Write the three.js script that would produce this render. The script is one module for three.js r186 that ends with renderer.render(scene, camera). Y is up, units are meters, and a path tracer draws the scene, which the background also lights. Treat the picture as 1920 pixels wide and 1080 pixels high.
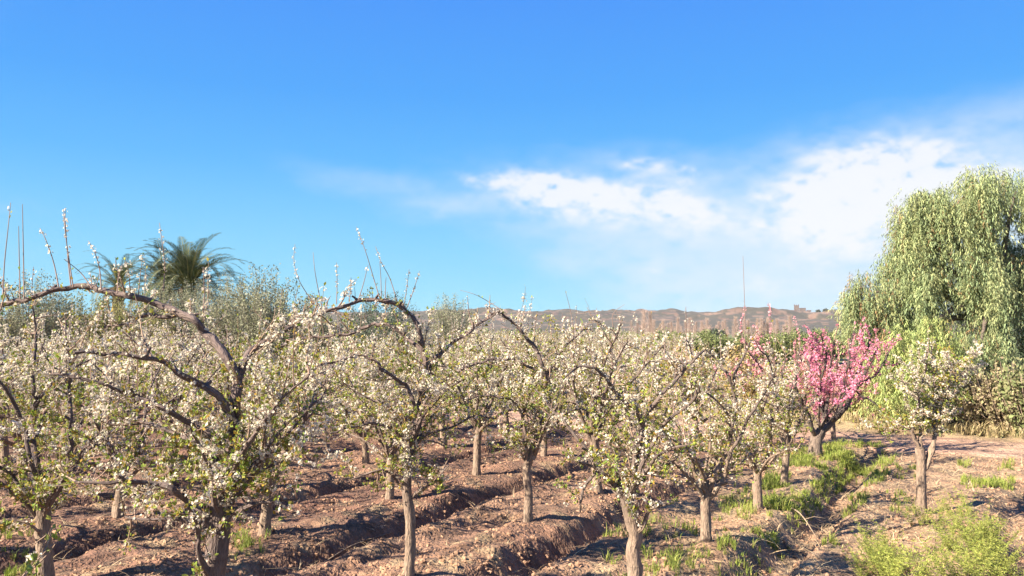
import * as THREE from 'three';
import { mergeGeometries } from 'three/addons/utils/BufferGeometryUtils.js';

// ------------------------------------------------------------------ camera
const scene = new THREE.Scene();
const F = 1450, HORIZON = 620, EYE = 2.7;                    // focal length and horizon in pixels of the 1920 px photograph, eye height in metres
const PITCH = Math.atan((HORIZON - 540) / F);
const camera = new THREE.PerspectiveCamera(2 * Math.atan(540 / F) * 180 / Math.PI, 16 / 9, 0.1, 6000);
camera.position.set(0, EYE, 0);
camera.rotation.x = PITCH;
scene.add(camera);

const renderer = new THREE.WebGLRenderer({ antialias: true });
renderer.setSize(1024, 576);
renderer.toneMapping = THREE.LinearToneMapping;
const EXPOSURE = 4.3;
renderer.toneMappingExposure = EXPOSURE;
renderer.shadowMap.enabled = true;

// ------------------------------------------------------------------ sun
const sunAz = -116 * Math.PI / 180, sunEl = 34 * Math.PI / 180;   // left of the view and slightly behind it
const sunDir = new THREE.Vector3(Math.sin(sunAz) * Math.cos(sunEl), Math.sin(sunEl), -Math.cos(sunAz) * Math.cos(sunEl));
const sun = new THREE.DirectionalLight(new THREE.Color(1.0, 0.88, 0.72), 4.6);
sun.position.copy(sunDir).multiplyScalar(120);
sun.target.position.set(0, 0, 0);
sun.castShadow = true;
sun.shadow.mapSize.set(4096, 4096);
Object.assign(sun.shadow.camera, { left: -60, right: 60, top: 60, bottom: -60, near: 1, far: 300 });
scene.add(sun, sun.target);
scene.fog = new THREE.FogExp2(new THREE.Color(0.80, 0.88, 1.0), 0.00007);

// ------------------------------------------------------------------ helpers
function rngOf(seed) { let a = (seed * 2654435761) >>> 0; return () => { a = (a + 0x6D2B79F5) >>> 0; let t = a; t = Math.imul(t ^ (t >>> 15), t | 1); t ^= t + Math.imul(t ^ (t >>> 7), t | 61); return ((t ^ (t >>> 14)) >>> 0) / 4294967296; }; }
const clamp = THREE.MathUtils.clamp, lerp = THREE.MathUtils.lerp;
const sstep = (a, b, x) => { const t = clamp((x - a) / (b - a), 0, 1); return t * t * (3 - 2 * t); };
const PERM = new Uint8Array(512); { const r = rngOf(7); const p = [...Array(256).keys()]; for (let i = 255; i > 0; i--) { const j = Math.floor(r() * (i + 1)); [p[i], p[j]] = [p[j], p[i]]; } for (let i = 0; i < 512; i++) PERM[i] = p[i & 255]; }
const hash2 = (x, y) => PERM[(PERM[x & 255] + y) & 255] / 255;
function vnoise(x, y, per = 256) {          // value noise, period per
  const ix = Math.floor(x), iy = Math.floor(y), fx = x - ix, fy = y - iy;
  const u = fx * fx * fx * (fx * (fx * 6 - 15) + 10), v = fy * fy * fy * (fy * (fy * 6 - 15) + 10);
  const m = (n) => ((n % per) + per) % per;
  const x0 = m(ix), x1 = m(ix + 1), y0 = m(iy), y1 = m(iy + 1);
  return lerp(lerp(hash2(x0, y0), hash2(x1, y0), u), lerp(hash2(x0, y1), hash2(x1, y1), u), v);
}
function fbm(x, y, oct = 4, per = 256) { let s = 0, a = 0.5, t = 0; for (let i = 0; i < oct; i++) { s += a * vnoise(x + i * 17.3, y + i * 9.1, per); t += a; a *= 0.5; x *= 2; y *= 2; per = Math.min(256, per * 2); } return s / t; }
function pfbm(x, y, oct, per) { let s = 0, a = 0.5, t = 0; for (let i = 0; i < oct; i++) { s += a * vnoise(x, y, per); t += a; a *= 0.5; x *= 2; y *= 2; per *= 2; } return s / t; }
const lin = (r, g, b) => [r, g, b].map((c) => { c /= 255; return c <= 0.04045 ? c / 12.92 : Math.pow((c + 0.055) / 1.055, 2.4); });
function rayOf(px, py) {
  const x = (px - 960) / F, y = (540 - py) / F;
  return new THREE.Vector3(x, Math.sin(PITCH) + y * Math.cos(PITCH), -Math.cos(PITCH) + y * Math.sin(PITCH));
}
function at(px, py, depth) { const r = rayOf(px, py); return r.multiplyScalar(depth / -r.z).add(camera.position); }
const depthOfGround = (py) => { const r = rayOf(960, py); return EYE * -r.z / -r.y; };

const names = new Map();
function numbered(name) { const n = names.get(name) ?? 0; names.set(name, n + 1); return n ? `${name}_${String(n).padStart(3, '0')}` : name; }
function thing(name, label, category, pos = [0, 0, 0], turn = 0, group) {
  const o = new THREE.Group(); o.name = numbered(name); scene.add(o);
  o.position.set(...pos); o.rotation.y = turn; o.userData = { label, category };
  if (group) o.userData.group = group;
  return o;
}
function part(name, geometry, material, parent, stuff) {
  const m = new THREE.Mesh(geometry, material); m.name = name; m.castShadow = m.receiveShadow = true;
  if (stuff) m.userData.kind = 'stuff';
  parent.add(m); return m;
}
function copy(o, pos, turn, scale, label, group) {
  const c = o.clone(); c.name = numbered(o.name.replace(/_\d{3}$/, '')); scene.add(c);
  c.position.set(...pos); c.rotation.y = turn; c.scale.setScalar(scale);
  c.userData = { ...o.userData }; if (label) c.userData.label = label; if (group) c.userData.group = group;
  return c;
}

// growing list of numbers in typed arrays
class Buf { constructor() { this.a = new Float32Array(4096); this.n = 0; } push3(x, y, z) { if (this.n + 3 > this.a.length) { const b = new Float32Array(this.a.length * 2); b.set(this.a); this.a = b; } this.a[this.n++] = x; this.a[this.n++] = y; this.a[this.n++] = z; } done() { return this.a.slice(0, this.n); } }
class Geo {                                   // triangles with vertex colours; normals and uv only for tubes
  constructor(smooth = false) { this.p = new Buf(); this.c = new Buf(); this.i = []; this.smooth = smooth; if (smooth) { this.n = new Buf(); this.uv = []; } }
  v(x, y, z, c, nx, ny, nz, u, w) { this.p.push3(x, y, z); this.c.push3(c[0], c[1], c[2]); if (this.smooth) { this.n.push3(nx, ny, nz); this.uv.push(u, w); } return this.p.n / 3 - 1; }
  tri(a, b, c) { this.i.push(a, b, c); }
  build() {
    const g = new THREE.BufferGeometry();
    g.setAttribute('position', new THREE.BufferAttribute(this.p.done(), 3));
    g.setAttribute('color', new THREE.BufferAttribute(this.c.done(), 3));
    g.setIndex(new THREE.BufferAttribute(new Uint32Array(this.i), 1));
    if (this.smooth) { g.setAttribute('normal', new THREE.BufferAttribute(this.n.done(), 3)); g.setAttribute('uv', new THREE.BufferAttribute(new Float32Array(this.uv), 2)); }
    else g.computeVertexNormals();
    return g;
  }
}
const V = (x, y, z) => new THREE.Vector3(x, y, z);
const randDir = (r) => { const z = r() * 2 - 1, a = r() * Math.PI * 2, s = Math.sqrt(1 - z * z); return V(s * Math.cos(a), z, s * Math.sin(a)); };
// a tapered, lumpy tube along points; radii at its points; colour by (t, height)
function tube(geo, pts, radii, sides, color, rough = 0, seed = 0) {
  const n = pts.length, T = V(), N = V(1, 0, 0), B = V(), first = geo.p.n / 3; let len = 0;
  for (let k = 0; k < n; k++) {
    T.subVectors(pts[Math.min(k + 1, n - 1)], pts[Math.max(k - 1, 0)]).normalize();
    if (k === 0) { N.set(1, 0, 0); if (Math.abs(T.x) > 0.8) N.set(0, 0, 1); }
    N.addScaledVector(T, -N.dot(T)).normalize(); B.crossVectors(T, N);
    if (k) len += pts[k].distanceTo(pts[k - 1]);
    const c = color(k / (n - 1), pts[k].y), R = radii[k];
    for (let s = 0; s <= sides; s++) {
      const a = s / sides * Math.PI * 2, ca = Math.cos(a), sa = Math.sin(a);
      const q = rough ? R * (1 + rough * (vnoise(s % sides * 0.9 + seed, len * 14 + seed * 3) - 0.5) * 2 + rough * 0.8 * (vnoise((s % sides) * 0.4 + seed + 31, len * 5) - 0.5) * 2) : R;
      const nx = N.x * ca + B.x * sa, ny = N.y * ca + B.y * sa, nz = N.z * ca + B.z * sa;
      geo.v(pts[k].x + nx * q, pts[k].y + ny * q, pts[k].z + nz * q, c, nx, ny, nz, a * Math.max(radii[0], 0.02), len);
    }
  }
  const w = sides + 1;
  for (let k = 0; k < n - 1; k++) for (let s = 0; s < sides; s++) { const a = first + k * w + s; geo.tri(a, a + 1, a + w); geo.tri(a + 1, a + w + 1, a + w); }
  const cEnd = color(1, pts[n - 1].y), tip = geo.v(pts[n - 1].x + T.x * radii[n - 1] * 0.5, pts[n - 1].y + T.y * radii[n - 1] * 0.5, pts[n - 1].z + T.z * radii[n - 1] * 0.5, cEnd, T.x, T.y, T.z, 0, len);
  for (let s = 0; s < sides; s++) geo.tri(first + (n - 1) * w + s, first + (n - 1) * w + s + 1, tip);
}
function curveOf(pts, step) {                 // smooth resampling of a polyline
  const c = new THREE.CatmullRomCurve3(pts, false, 'centripetal'), L = c.getLength(), n = Math.max(2, Math.round(L / step));
  return { pts: c.getSpacedPoints(n), L };
}

// ------------------------------------------------------------------ sky
{
  const W = 4096, H = 2048, data = new Float32Array(W * H * 4);
  const D = 180 / Math.PI;
  const azel = (px, py) => { const r = rayOf(px, py).normalize(); return [Math.atan2(r.x, -r.z) * D, Math.asin(r.y) * D]; };
  // bodies of cloud: pixel, half axes in degrees, tilt, weight, softness
  const px = 0.0385, body = (x, y, a, b, t, w, veil) => ({ c: azel(x, y), a: a * px, b: b * px, t, w, veil });
  const bodies = [
    body(1065, 365, 175, 46, -8, 1.0), body(1170, 378, 170, 46, -11, 0.95), body(1010, 345, 120, 26, -9, 0.75), body(1285, 378, 85, 26, -15, 0.85), body(905, 340, 80, 15, -14, 0.4),
    body(1205, 303, 55, 19, -3, 0.75), body(1297, 322, 27, 16, -8, 0.95), body(1260, 335, 95, 36, -20, 0.4), body(1225, 503, 34, 22, 0, 0.42),
    body(1625, 345, 150, 82, 4, 1.9), body(1680, 322, 120, 62, 0, 1.6), body(1545, 372, 105, 58, 10, 1.2), body(1440, 537, 240, 36, 2, 0.4), body(1580, 470, 210, 40, 0, 0.42), body(1330, 420, 170, 34, -14, 0.35), body(1890, 335, 140, 50, 0, 0.5), body(2010, 340, 160, 70, 0, 0.5), body(1430, 360, 32, 16, 0, 0.4), body(1590, 445, 60, 18, 0, 0.35), body(1440, 430, 90, 20, -8, 0.45),
    body(1200, 410, 300, 88, -11, 0.9, 1), body(1420, 455, 280, 70, -6, 0.95, 1), body(1450, 540, 310, 62, 0, 1.0, 1), body(1270, 520, 120, 34, -8, 0.8, 1), body(1650, 450, 280, 150, 0, 1.2, 1), body(1650, 350, 260, 105, 0, 0.6, 1), body(1880, 250, 330, 80, 3, 0.45, 1), body(840, 385, 100, 24, 4, 0.45, 1), body(690, 340, 170, 34, -8, 0.22, 1), body(1270, 320, 180, 50, -12, 0.4, 1), body(1080, 490, 110, 22, -4, 0.25, 1), body(1950, 480, 300, 160, 0, 1.1, 1), body(1500, 590, 300, 26, 0, 0.5, 1),
  ].map((b) => ({ ...b, ct: Math.cos(b.t / D), st: Math.sin(b.t / D) }));
  const stops = [[-90, lin(120, 105, 90)], [-2, lin(150, 150, 140)], [-0.3, lin(168, 226, 252)], [2, lin(165, 229, 255)], [6, lin(145, 216, 255)], [9, lin(128, 204, 255)], [12, lin(108, 190, 255)], [17, lin(90, 172, 254)], [24, lin(82, 156, 252)], [45, lin(70, 138, 240)], [90, lin(62, 124, 228)]];
  const base = (e) => { let k = 0; while (k < stops.length - 2 && e > stops[k + 1][0]) k++; const [e0, c0] = stops[k], [e1, c1] = stops[k + 1], t = clamp((e - e0) / (e1 - e0), 0, 1); return [0, 1, 2].map((i) => lerp(c0[i], c1[i], t)); };
  const white = lin(249, 251, 255), veil = lin(230, 242, 254);
  for (let j = 0; j < H; j++) {
    const el = (j + 0.5) / H * 180 - 90, col = base(el);
    for (let i = 0; i < W; i++) {
      const k = (j * W + i) * 4; let r = col[0], g = col[1], b = col[2];
      if (el > -1 && el < 60) {
        const u = (i + 0.5) / W * 360 - 180;                         // angle from +x towards +z
        let az = u + 90; if (az > 180) az -= 360;                     // to the right of -z
        // slow warp, then bodies, then fine structure
        const wx = (fbm(az * 0.35 + 40, el * 0.5 + 11, 3) - 0.5) * 1.5, wy = (fbm(az * 0.4 + 90, el * 0.55 + 50, 3) - 0.5) * 0.8;
        let s = 0, sv = 0, front = az > -35 && az < 65 && el < 19;
        if (front) for (const o of bodies) {
          const dx = az + wx - o.c[0], dy = el + wy - o.c[1], x = (dx * o.ct + dy * o.st) / o.a, y = (-dx * o.st + dy * o.ct) / (o.b * (dy > 0 ? 0.85 : 1.25)), q = 1 - x * x - y * y;
          if (q > -1.6) { const e = o.w * Math.exp(-1.5 * (1 - q)); if (o.veil) sv += e; else s = Math.min(2.2, s + e); }
        }
        // the same kind of thin, scattered cloud elsewhere round the sky
        if (!front || az > 40 || az < -25) { const far = sstep(40, 60, az) + sstep(-25, -45, az); s += Math.min(1, far) * Math.max(0, fbm(az * 0.06 + 200, el * 0.16 + 60, 4) - 0.56) * 2.4 * sstep(30, 12, el); }
        if (s + sv > 0.004) {
          const f = fbm(az * 0.95 + wx + 5, el * 1.6 + 3, 6) - 0.5, f2 = fbm(az * 0.42 + 8 + wy, el * 0.95 + 70, 5) - 0.5, f3 = fbm(az * 2.6 + 31, el * 3.6 + 12, 4) - 0.5;
          const d = s * (1 + 1.75 * f + 1.0 * f2 + 0.45 * f3) - 0.02, v = sv * (1 + 1.5 * f2 + 0.6 * f) - 0.02;
          const av = 0.78 * (1 - Math.exp(-1.5 * Math.max(0, v))), a = 0.86 * sstep(0.0, 1.45, d), t = 1 - (1 - a) * (1 - av), puff = clamp(a * 1.2, 0, 1);
          r = lerp(r, lerp(veil[0], white[0], puff), t); g = lerp(g, lerp(veil[1], white[1], puff), t); b = lerp(b, lerp(veil[2], white[2], puff), t);
        }
      }
      data[k] = r / EXPOSURE; data[k + 1] = g / EXPOSURE; data[k + 2] = b / EXPOSURE; data[k + 3] = 1;
    }
  }
  const sky = new THREE.DataTexture(data, W, H, THREE.RGBAFormat, THREE.FloatType);
  sky.mapping = THREE.EquirectangularReflectionMapping; sky.magFilter = sky.minFilter = THREE.LinearFilter; sky.wrapS = THREE.RepeatWrapping; sky.needsUpdate = true;
  scene.background = sky; scene.environment = sky;
}

// ------------------------------------------------------------------ materials
function noiseMap(size, fn, color) {
  const d = new Uint8Array(size * size * 4);
  for (let y = 0; y < size; y++) for (let x = 0; x < size; x++) { const c = fn(x / size, y / size), k = (y * size + x) * 4; d[k] = clamp(c[0] * 255, 0, 255); d[k + 1] = clamp(c[1] * 255, 0, 255); d[k + 2] = clamp(c[2] * 255, 0, 255); d[k + 3] = 255; }
  const t = new THREE.DataTexture(d, size, size); t.wrapS = t.wrapT = THREE.RepeatWrapping; t.magFilter = THREE.LinearFilter; t.minFilter = THREE.LinearMipmapLinearFilter; t.generateMipmaps = true;
  if (color) t.colorSpace = THREE.NoColorSpace; t.needsUpdate = true; return t;
}
const barkFn = (u, v) => { const c = pfbm(u * 8, v * 5, 4, 8), k = pfbm(u * 24 + 3, v * 8 + 1, 3, 8) ; return clamp(0.45 + (c - 0.5) * 1.1 + (k - 0.5) * 0.9, 0, 1); };
const barkBump = noiseMap(512, (u, v) => { const b = barkFn(u, v); return [b, b, b]; });
const barkMap = noiseMap(512, (u, v) => { const b = 0.5 + 0.5 * barkFn(u, v), l = sstep(0.6, 0.72, pfbm(u * 6 + 2, v * 6 + 5, 4, 6)) * 0.25; return [b + l * 0.6, b + l * 0.65, b + l * 0.5]; });
for (const t of [barkBump, barkMap]) t.repeat.set(3, 2.2);
const barkM = new THREE.MeshStandardMaterial({ vertexColors: true, roughness: 0.95, map: barkMap, bumpMap: barkBump, bumpScale: 0.014 });
const twigM = new THREE.MeshStandardMaterial({ vertexColors: true, roughness: 0.8 });
const petalM = new THREE.MeshPhysicalMaterial({ vertexColors: true, roughness: 1, transmission: 0.35, thickness: 0, side: THREE.DoubleSide, specularIntensity: 0.2 });
const leafM = new THREE.MeshPhysicalMaterial({ vertexColors: true, roughness: 0.9, transmission: 0.42, thickness: 0, side: THREE.DoubleSide, specularIntensity: 0.35 });
const dullLeafM = new THREE.MeshPhysicalMaterial({ vertexColors: true, roughness: 0.9, transmission: 0.3, thickness: 0, side: THREE.DoubleSide, specularIntensity: 0.3 });
const soilBump = noiseMap(1024, (u, v) => { const a = pfbm(u * 12, v * 12, 6, 12), b = Math.abs(pfbm(u * 40 + 1, v * 40 + 2, 3, 40) - 0.5) * 2; const c = clamp(0.7 * a + 0.35 * b, 0, 1); return [c, c, c]; });
const soilMap = noiseMap(1024, (u, v) => {
  const a = pfbm(u * 9 + 1, v * 9, 6, 9), g = pfbm(u * 60, v * 60 + 3, 3, 60), s = sstep(0.66, 0.74, pfbm(u * 80 + 4, v * 80, 2, 80));
  const t = clamp(0.62 + (a - 0.5) * 0.75 + (g - 0.5) * 0.55, 0.2, 1), straw = s * 0.2;
  return [t + straw, t * 0.985 + straw * 0.95, t * 0.97 + straw * 0.7];
});
const soilM = new THREE.MeshStandardMaterial({ vertexColors: true, roughness: 1, map: soilMap, bumpMap: soilBump, bumpScale: 0.08 });
const clodM = new THREE.MeshStandardMaterial({ vertexColors: true, roughness: 1, flatShading: true });
const strawM = new THREE.MeshStandardMaterial({ vertexColors: true, roughness: 0.9, side: THREE.DoubleSide });
const hillM = new THREE.MeshStandardMaterial({ vertexColors: true, roughness: 1 });
const stoneM = new THREE.MeshStandardMaterial({ vertexColors: true, roughness: 1, bumpMap: soilBump, bumpScale: 0.1 });

// ------------------------------------------------------------------ ground: rows run along s, n counts across them
const DX = 0.527, DZ = 0.85;
const sn = (x, d) => [DX * x + DZ * d, DZ * x - DX * d];
const xd = (s, n) => [DX * s + DZ * n, DZ * s - DX * n];
const ROW = (k) => -3.05 - 2.6 * k;            // n of row k; row 0 is the row that ends at the pink tree
const PITCHROW = 2.6;
function furrow(n, s) {
  if (s > 20.2 && n > -17) return 0;
  let k = Math.round((n + 3.05) / -2.6 + 0.19), u = n - ROW(k);
  if (k < -1) return 0;
  const off = k <= 0 ? 0.66 : k === 1 ? 0.86 : 1.02;
  const wob = (vnoise(s * 0.5 + k * 31, k * 7) - 0.5) * 0.22; u -= wob;
  let h = -0.29 * (sstep(off - 0.42, off - 0.06, u) - sstep(off + 0.12, off + 0.46, u));
  h += 0.07 * Math.exp(-Math.pow((u - 0.05) / 0.34, 2)) - 0.03 + 0.05 * Math.exp(-Math.pow((u - off - 0.55) / 0.3, 2));
  const ends = sstep(20.0, 18.4, s) * (k === -1 ? sstep(7, 10, s) * sstep(16, 14.5, s) * 0.7 : 1);
  return h * ends;
}
function height(x, d) {
  const r = Math.hypot(x, d), [s, n] = sn(x, d);
  let h = r < 75 ? furrow(n, s) : 0;
  const near = sstep(90, 30, r), road = sstep(18.9, 19.9, s) * sstep(23.2, 22.2, s) * sstep(-30, -20, n);
  const head = sstep(0.2, 1.4, n);
  h += ((fbm(x * 0.9 + 20, d * 0.9 + 40, 3) - 0.5) * 0.13 + (fbm(s * 1.2 + 3, n * 4.2 + 9, 3) - 0.5) * 0.08 + (fbm(x * 5 + 7, d * 5 + 3, 4) - 0.5) * 0.075 * sstep(40, 14, r) + (vnoise(x * 17, d * 17) - 0.5) * 0.022 * sstep(16, 7, r)) * near * (1 - 0.75 * road) * (1 - 0.35 * head);
  h -= 0.03 * road;
  if (head > 0) h += head * (1 - road) * 0.05 * (Math.sin(n * 2.1 + 0.6 * Math.sin(s * 0.3)) - 0.2) * near;   // wheel ruts along the headland
  h += sstep(60, 400, r) * (fbm(x * 0.004 + 4, d * 0.004 + 8, 3) - 0.5) * 3;
  return h;
}
const soilRed = [0.200, 0.100, 0.064], soilTan = [0.345, 0.215, 0.132], soilDark = [0.135, 0.076, 0.048], straw = [0.43, 0.33, 0.185], green = [0.11, 0.15, 0.04], roadC = [0.50, 0.32, 0.22], fieldC = [0.15, 0.17, 0.07];
const mix3 = (a, b, t) => [lerp(a[0], b[0], t), lerp(a[1], b[1], t), lerp(a[2], b[2], t)];
function groundColor(x, d) {
  const r = Math.hypot(x, d), [s, n] = sn(x, d);
  let c = mix3(soilRed, soilTan, clamp(0.15 + sstep(-9, -1, n) * 0.75 + (fbm(x * 0.5, d * 0.5 + 5, 3) - 0.5) * 1.1, 0, 1));
  c = mix3(c, soilDark, clamp((fbm(x * 2.2 + 9, d * 2.2, 4) - 0.52) * 2.6, 0, 0.7));
  const u = n - ROW(0), bed = sstep(-3.3, -2.2, n) * sstep(1.0, 0.0, n);
  c = mix3(c, straw, clamp((0.36 * bed + 0.4 * sstep(-1.3, -0.6, u) * sstep(0.9, 0.2, u)) * (0.15 + 1.6 * (fbm(s * 2 + 4, n * 5, 4) - 0.3)), 0, 0.8));
  c = mix3(c, straw, clamp((fbm(x * 3 + 90, d * 3 + 5, 3) - 0.58) * 2.5, 0, 0.5));
  if (s > 22.4) c = mix3(c, [0.40, 0.31, 0.16], sstep(22.4, 23.6, s) * (0.5 + 0.5 * fbm(x * 0.6, d * 0.6, 3)));
  if (r > 45) c = mix3(c, fieldC, sstep(45, 75, r));
  return c;
}
{
  const az = [], rr = [], rad = Math.PI / 180;
  for (let a = -180; a < 180; a += (a >= -42 && a < 42) ? 0.26 : 3) az.push(a * rad);
  for (let r = 2.2; r < 4500; r *= r < 34 ? 1.0052 : r < 120 ? 1.014 : 1.06) rr.push(r);
  const p = new Float32Array((az.length * rr.length + 1) * 3), c = new Float32Array(p.length), uv = new Float32Array((az.length * rr.length + 1) * 2), ix = [];
  const put = (k, x, d) => { p[k * 3] = x; p[k * 3 + 1] = height(x, d); p[k * 3 + 2] = -d; const q = groundColor(x, d); c.set(q, k * 3); uv[k * 2] = x / 2.3; uv[k * 2 + 1] = d / 2.3; };
  rr.forEach((r, j) => az.forEach((a, i) => put(j * az.length + i, Math.sin(a) * r, Math.cos(a) * r)));
  const mid = az.length * rr.length; put(mid, 0, 0);
  for (let i = 0; i < az.length; i++) {
    const i2 = (i + 1) % az.length; ix.push(mid, i2, i);
    for (let j = 0; j < rr.length - 1; j++) { const a = j * az.length + i, b = j * az.length + i2, e = a + az.length, f = b + az.length; ix.push(a, b, e, b, f, e); }
  }
  const g = new THREE.BufferGeometry();
  g.setAttribute('position', new THREE.BufferAttribute(p, 3)); g.setAttribute('color', new THREE.BufferAttribute(c, 3)); g.setAttribute('uv', new THREE.BufferAttribute(uv, 2));
  g.setIndex(new THREE.BufferAttribute(new Uint32Array(ix), 1)); g.computeVertexNormals();
  const m = part('ground', g, soilM, scene); m.userData.kind = 'structure';
}
{ // the dirt track across the ends of the rows
  const g = new Geo(), rows = [], NS = 26, NN = 190;
  const geo = new THREE.PlaneGeometry(1, 1, NS, NN), P = geo.attributes.position, col = new Float32Array(P.count * 3), uv = geo.attributes.uv;
  for (let j = 0; j <= NN; j++) for (let i = 0; i <= NS; i++) {
    const k = j * (NS + 1) + i, n = -16 + j / NN * 44, bend = 0.010 * Math.pow(Math.max(0, n - 4), 2), e = i / NS * 2 - 1, wob = (vnoise(n * 0.7, i < NS / 2 ? 3 : 9) - 0.5) * 0.5;
    const s = 21.05 - bend + e * (1.55 + wob * Math.abs(e)), [x, d] = xd(s, n);
    P.setXYZ(k, x, height(x, d) + 0.035 - 0.09 * sstep(0.82, 1, Math.abs(e)) + 0.012 * Math.cos(e * 9), -d);
    const t = fbm(x * 1.3, d * 1.3 + 30, 4); col.set(mix3(mix3(roadC, [0.42, 0.24, 0.16], t), straw, clamp((fbm(s * 2, n * 0.7 + 4, 3) - 0.55) * 1.5 + 0.2 * sstep(0.25, 0, Math.abs(e)), 0, 0.5)), k * 3);
    uv.setXY(k, x / 2.3, d / 2.3);
  }
  geo.setAttribute('color', new THREE.BufferAttribute(col, 3)); geo.computeVertexNormals();
  const m = part('dirt_road', geo, soilM, scene); m.userData.kind = 'structure';
}

// ------------------------------------------------------------------ hills
const crestAt = [[-40, 16], [-20, 24], [-8, 30], [0, 33], [5, 35], [9, 36], [11.5, 35], [13, 29], [15, 31], [17.5, 31.5], [20, 29], [23, 27], [27, 24], [34, 22], [60, 14]];
function crest(a) { let k = 0; while (k < crestAt.length - 2 && a > crestAt[k + 1][0]) k++; const [a0, h0] = crestAt[k], [a1, h1] = crestAt[k + 1]; return lerp(h0, h1, sstep(0, 1, (a - a0) / (a1 - a0))); }
function hillHeight(x, d) {
  const a = Math.atan2(x, d) * 180 / Math.PI, r = Math.hypot(x, d);
  const ridge = 1 - Math.abs(fbm(x * 0.011 + (fbm(x * 0.01, d * 0.01, 3) - 0.5) * 2, d * 0.0045 + 5, 4) - 0.5) * 2.6;
  const up = sstep(640, 1080, r + (fbm(x * 0.006 + 60, d * 0.006, 3) - 0.5) * 260), down = sstep(1700, 1180, r);
  return 0.93 * (crest(a) * (0.30 * sstep(560, 720, r + (fbm(x * 0.012 + 3, 2, 3) - 0.5) * 150) + 0.70 * up) * (0.80 + 0.26 * ridge) + (fbm(x * 0.03, d * 0.02, 5) - 0.5) * 13 * up) * down - 1.5;
}
{
  const A0 = -42, A1 = 48, NA = 900, R0 = 520, R1 = 1700, NR = 110;
  const p = [], c = [], ix = [];
  for (let j = 0; j <= NR; j++) for (let i = 0; i <= NA; i++) {
    const a = (A0 + (A1 - A0) * i / NA) * Math.PI / 180, r = R0 + (R1 - R0) * Math.pow(j / NR, 1.25), x = Math.sin(a) * r, d = Math.cos(a) * r, h = hillHeight(x, d);
    p.push(x, h, -d);
    const slope = Math.abs(hillHeight(x + 5, d) - h) / 5 + Math.abs(hillHeight(x, d + 5) - h) / 5;
    const band = clamp((fbm(x * 0.03, h * 0.5 + 9, 5) - 0.5) * 2.2 + 0.5, 0, 1), veg = sstep(0.41, 0.52, fbm(x * 0.10 + 3, d * 0.07, 6) + 0.10 * (1 - sstep(0.1, 0.5, slope)));
    let q = mix3([0.165, 0.102, 0.076], [0.275, 0.19, 0.142], band); q = mix3(q, [0.31, 0.26, 0.22], sstep(0.45, 0.8, slope) * 0.6 * sstep(20, 8, h)); q = mix3(q, [0.070, 0.068, 0.048], veg * 0.95);
    c.push(...q);
  }
  for (let j = 0; j < NR; j++) for (let i = 0; i < NA; i++) { const a = j * (NA + 1) + i; ix.push(a, a + 1, a + NA + 1, a + 1, a + NA + 2, a + NA + 1); }
  const g = new THREE.BufferGeometry(); g.setAttribute('position', new THREE.Float32BufferAttribute(p, 3)); g.setAttribute('color', new THREE.Float32BufferAttribute(c, 3)); g.setIndex(ix); g.computeVertexNormals();
  for (let k = 0; k < c.length; k++) g.attributes.color.array[k] *= [0.62, 0.58, 0.52][k % 3];
  const m = part('hills', g, hillM, scene); m.userData.kind = 'structure';
}

// ------------------------------------------------------------------ foliage pieces
function flower(g, c, axis, R, r, tint, petals = 5) {    // cupped petals round a small yellow-green heart
  const ref = Math.abs(axis.y) < 0.9 ? V(0, 1, 0) : V(1, 0, 0), X = V().crossVectors(axis, ref).normalize(), Y = V().crossVectors(axis, X), o = r() * 6.28;
  const heart = g.v(c.x, c.y, c.z, [tint[0] * 0.66, tint[1] * 0.64, tint[2] * 0.36]);
  for (let k = 0; k < petals; k++) {
    const a = o + k / petals * 6.283, w = 2.9 / petals, cup = 0.25 + r() * 0.3, e = [];
    for (const [t, rad, up] of [[-w, 0.66, cup * 0.7], [0, 1, cup], [w, 0.66, cup * 0.7]]) {
      const ca = Math.cos(a + t) * R * rad, sa = Math.sin(a + t) * R * rad, h = up * R;
      e.push(g.v(c.x + X.x * ca + Y.x * sa + axis.x * h, c.y + X.y * ca + Y.y * sa + axis.y * h, c.z + X.z * ca + Y.z * sa + axis.z * h, tint));
    }
    g.tri(heart, e[0], e[1]); g.tri(heart, e[1], e[2]);
  }
}
function leaf(g, c, dir, L, W, r, col) {                 // folded pointed leaf
  const side = V().crossVectors(dir, randDir(r)).normalize(), up = V().crossVectors(side, dir), m = c.clone().addScaledVector(dir, L * 0.5).addScaledVector(up, -L * 0.06), t = c.clone().addScaledVector(dir, L).addScaledVector(up, -L * 0.12);
  const a = g.v(c.x, c.y, c.z, col), b = g.v(t.x, t.y, t.z, col), f = W * 0.25;
  const l = g.v(m.x + side.x * W + up.x * f, m.y + side.y * W + up.y * f, m.z + side.z * W + up.z * f, col), q = g.v(m.x - side.x * W + up.x * f, m.y - side.y * W + up.y * f, m.z - side.z * W + up.z * f, col);
  g.tri(a, l, b); g.tri(a, b, q);
}

// ------------------------------------------------------------------ fruit trees
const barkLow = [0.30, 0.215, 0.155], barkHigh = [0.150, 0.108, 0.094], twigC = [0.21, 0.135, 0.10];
const barkColor = (low, high, h0, h1) => (t, y) => mix3(low, high, sstep(h0, h1, y));
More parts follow.
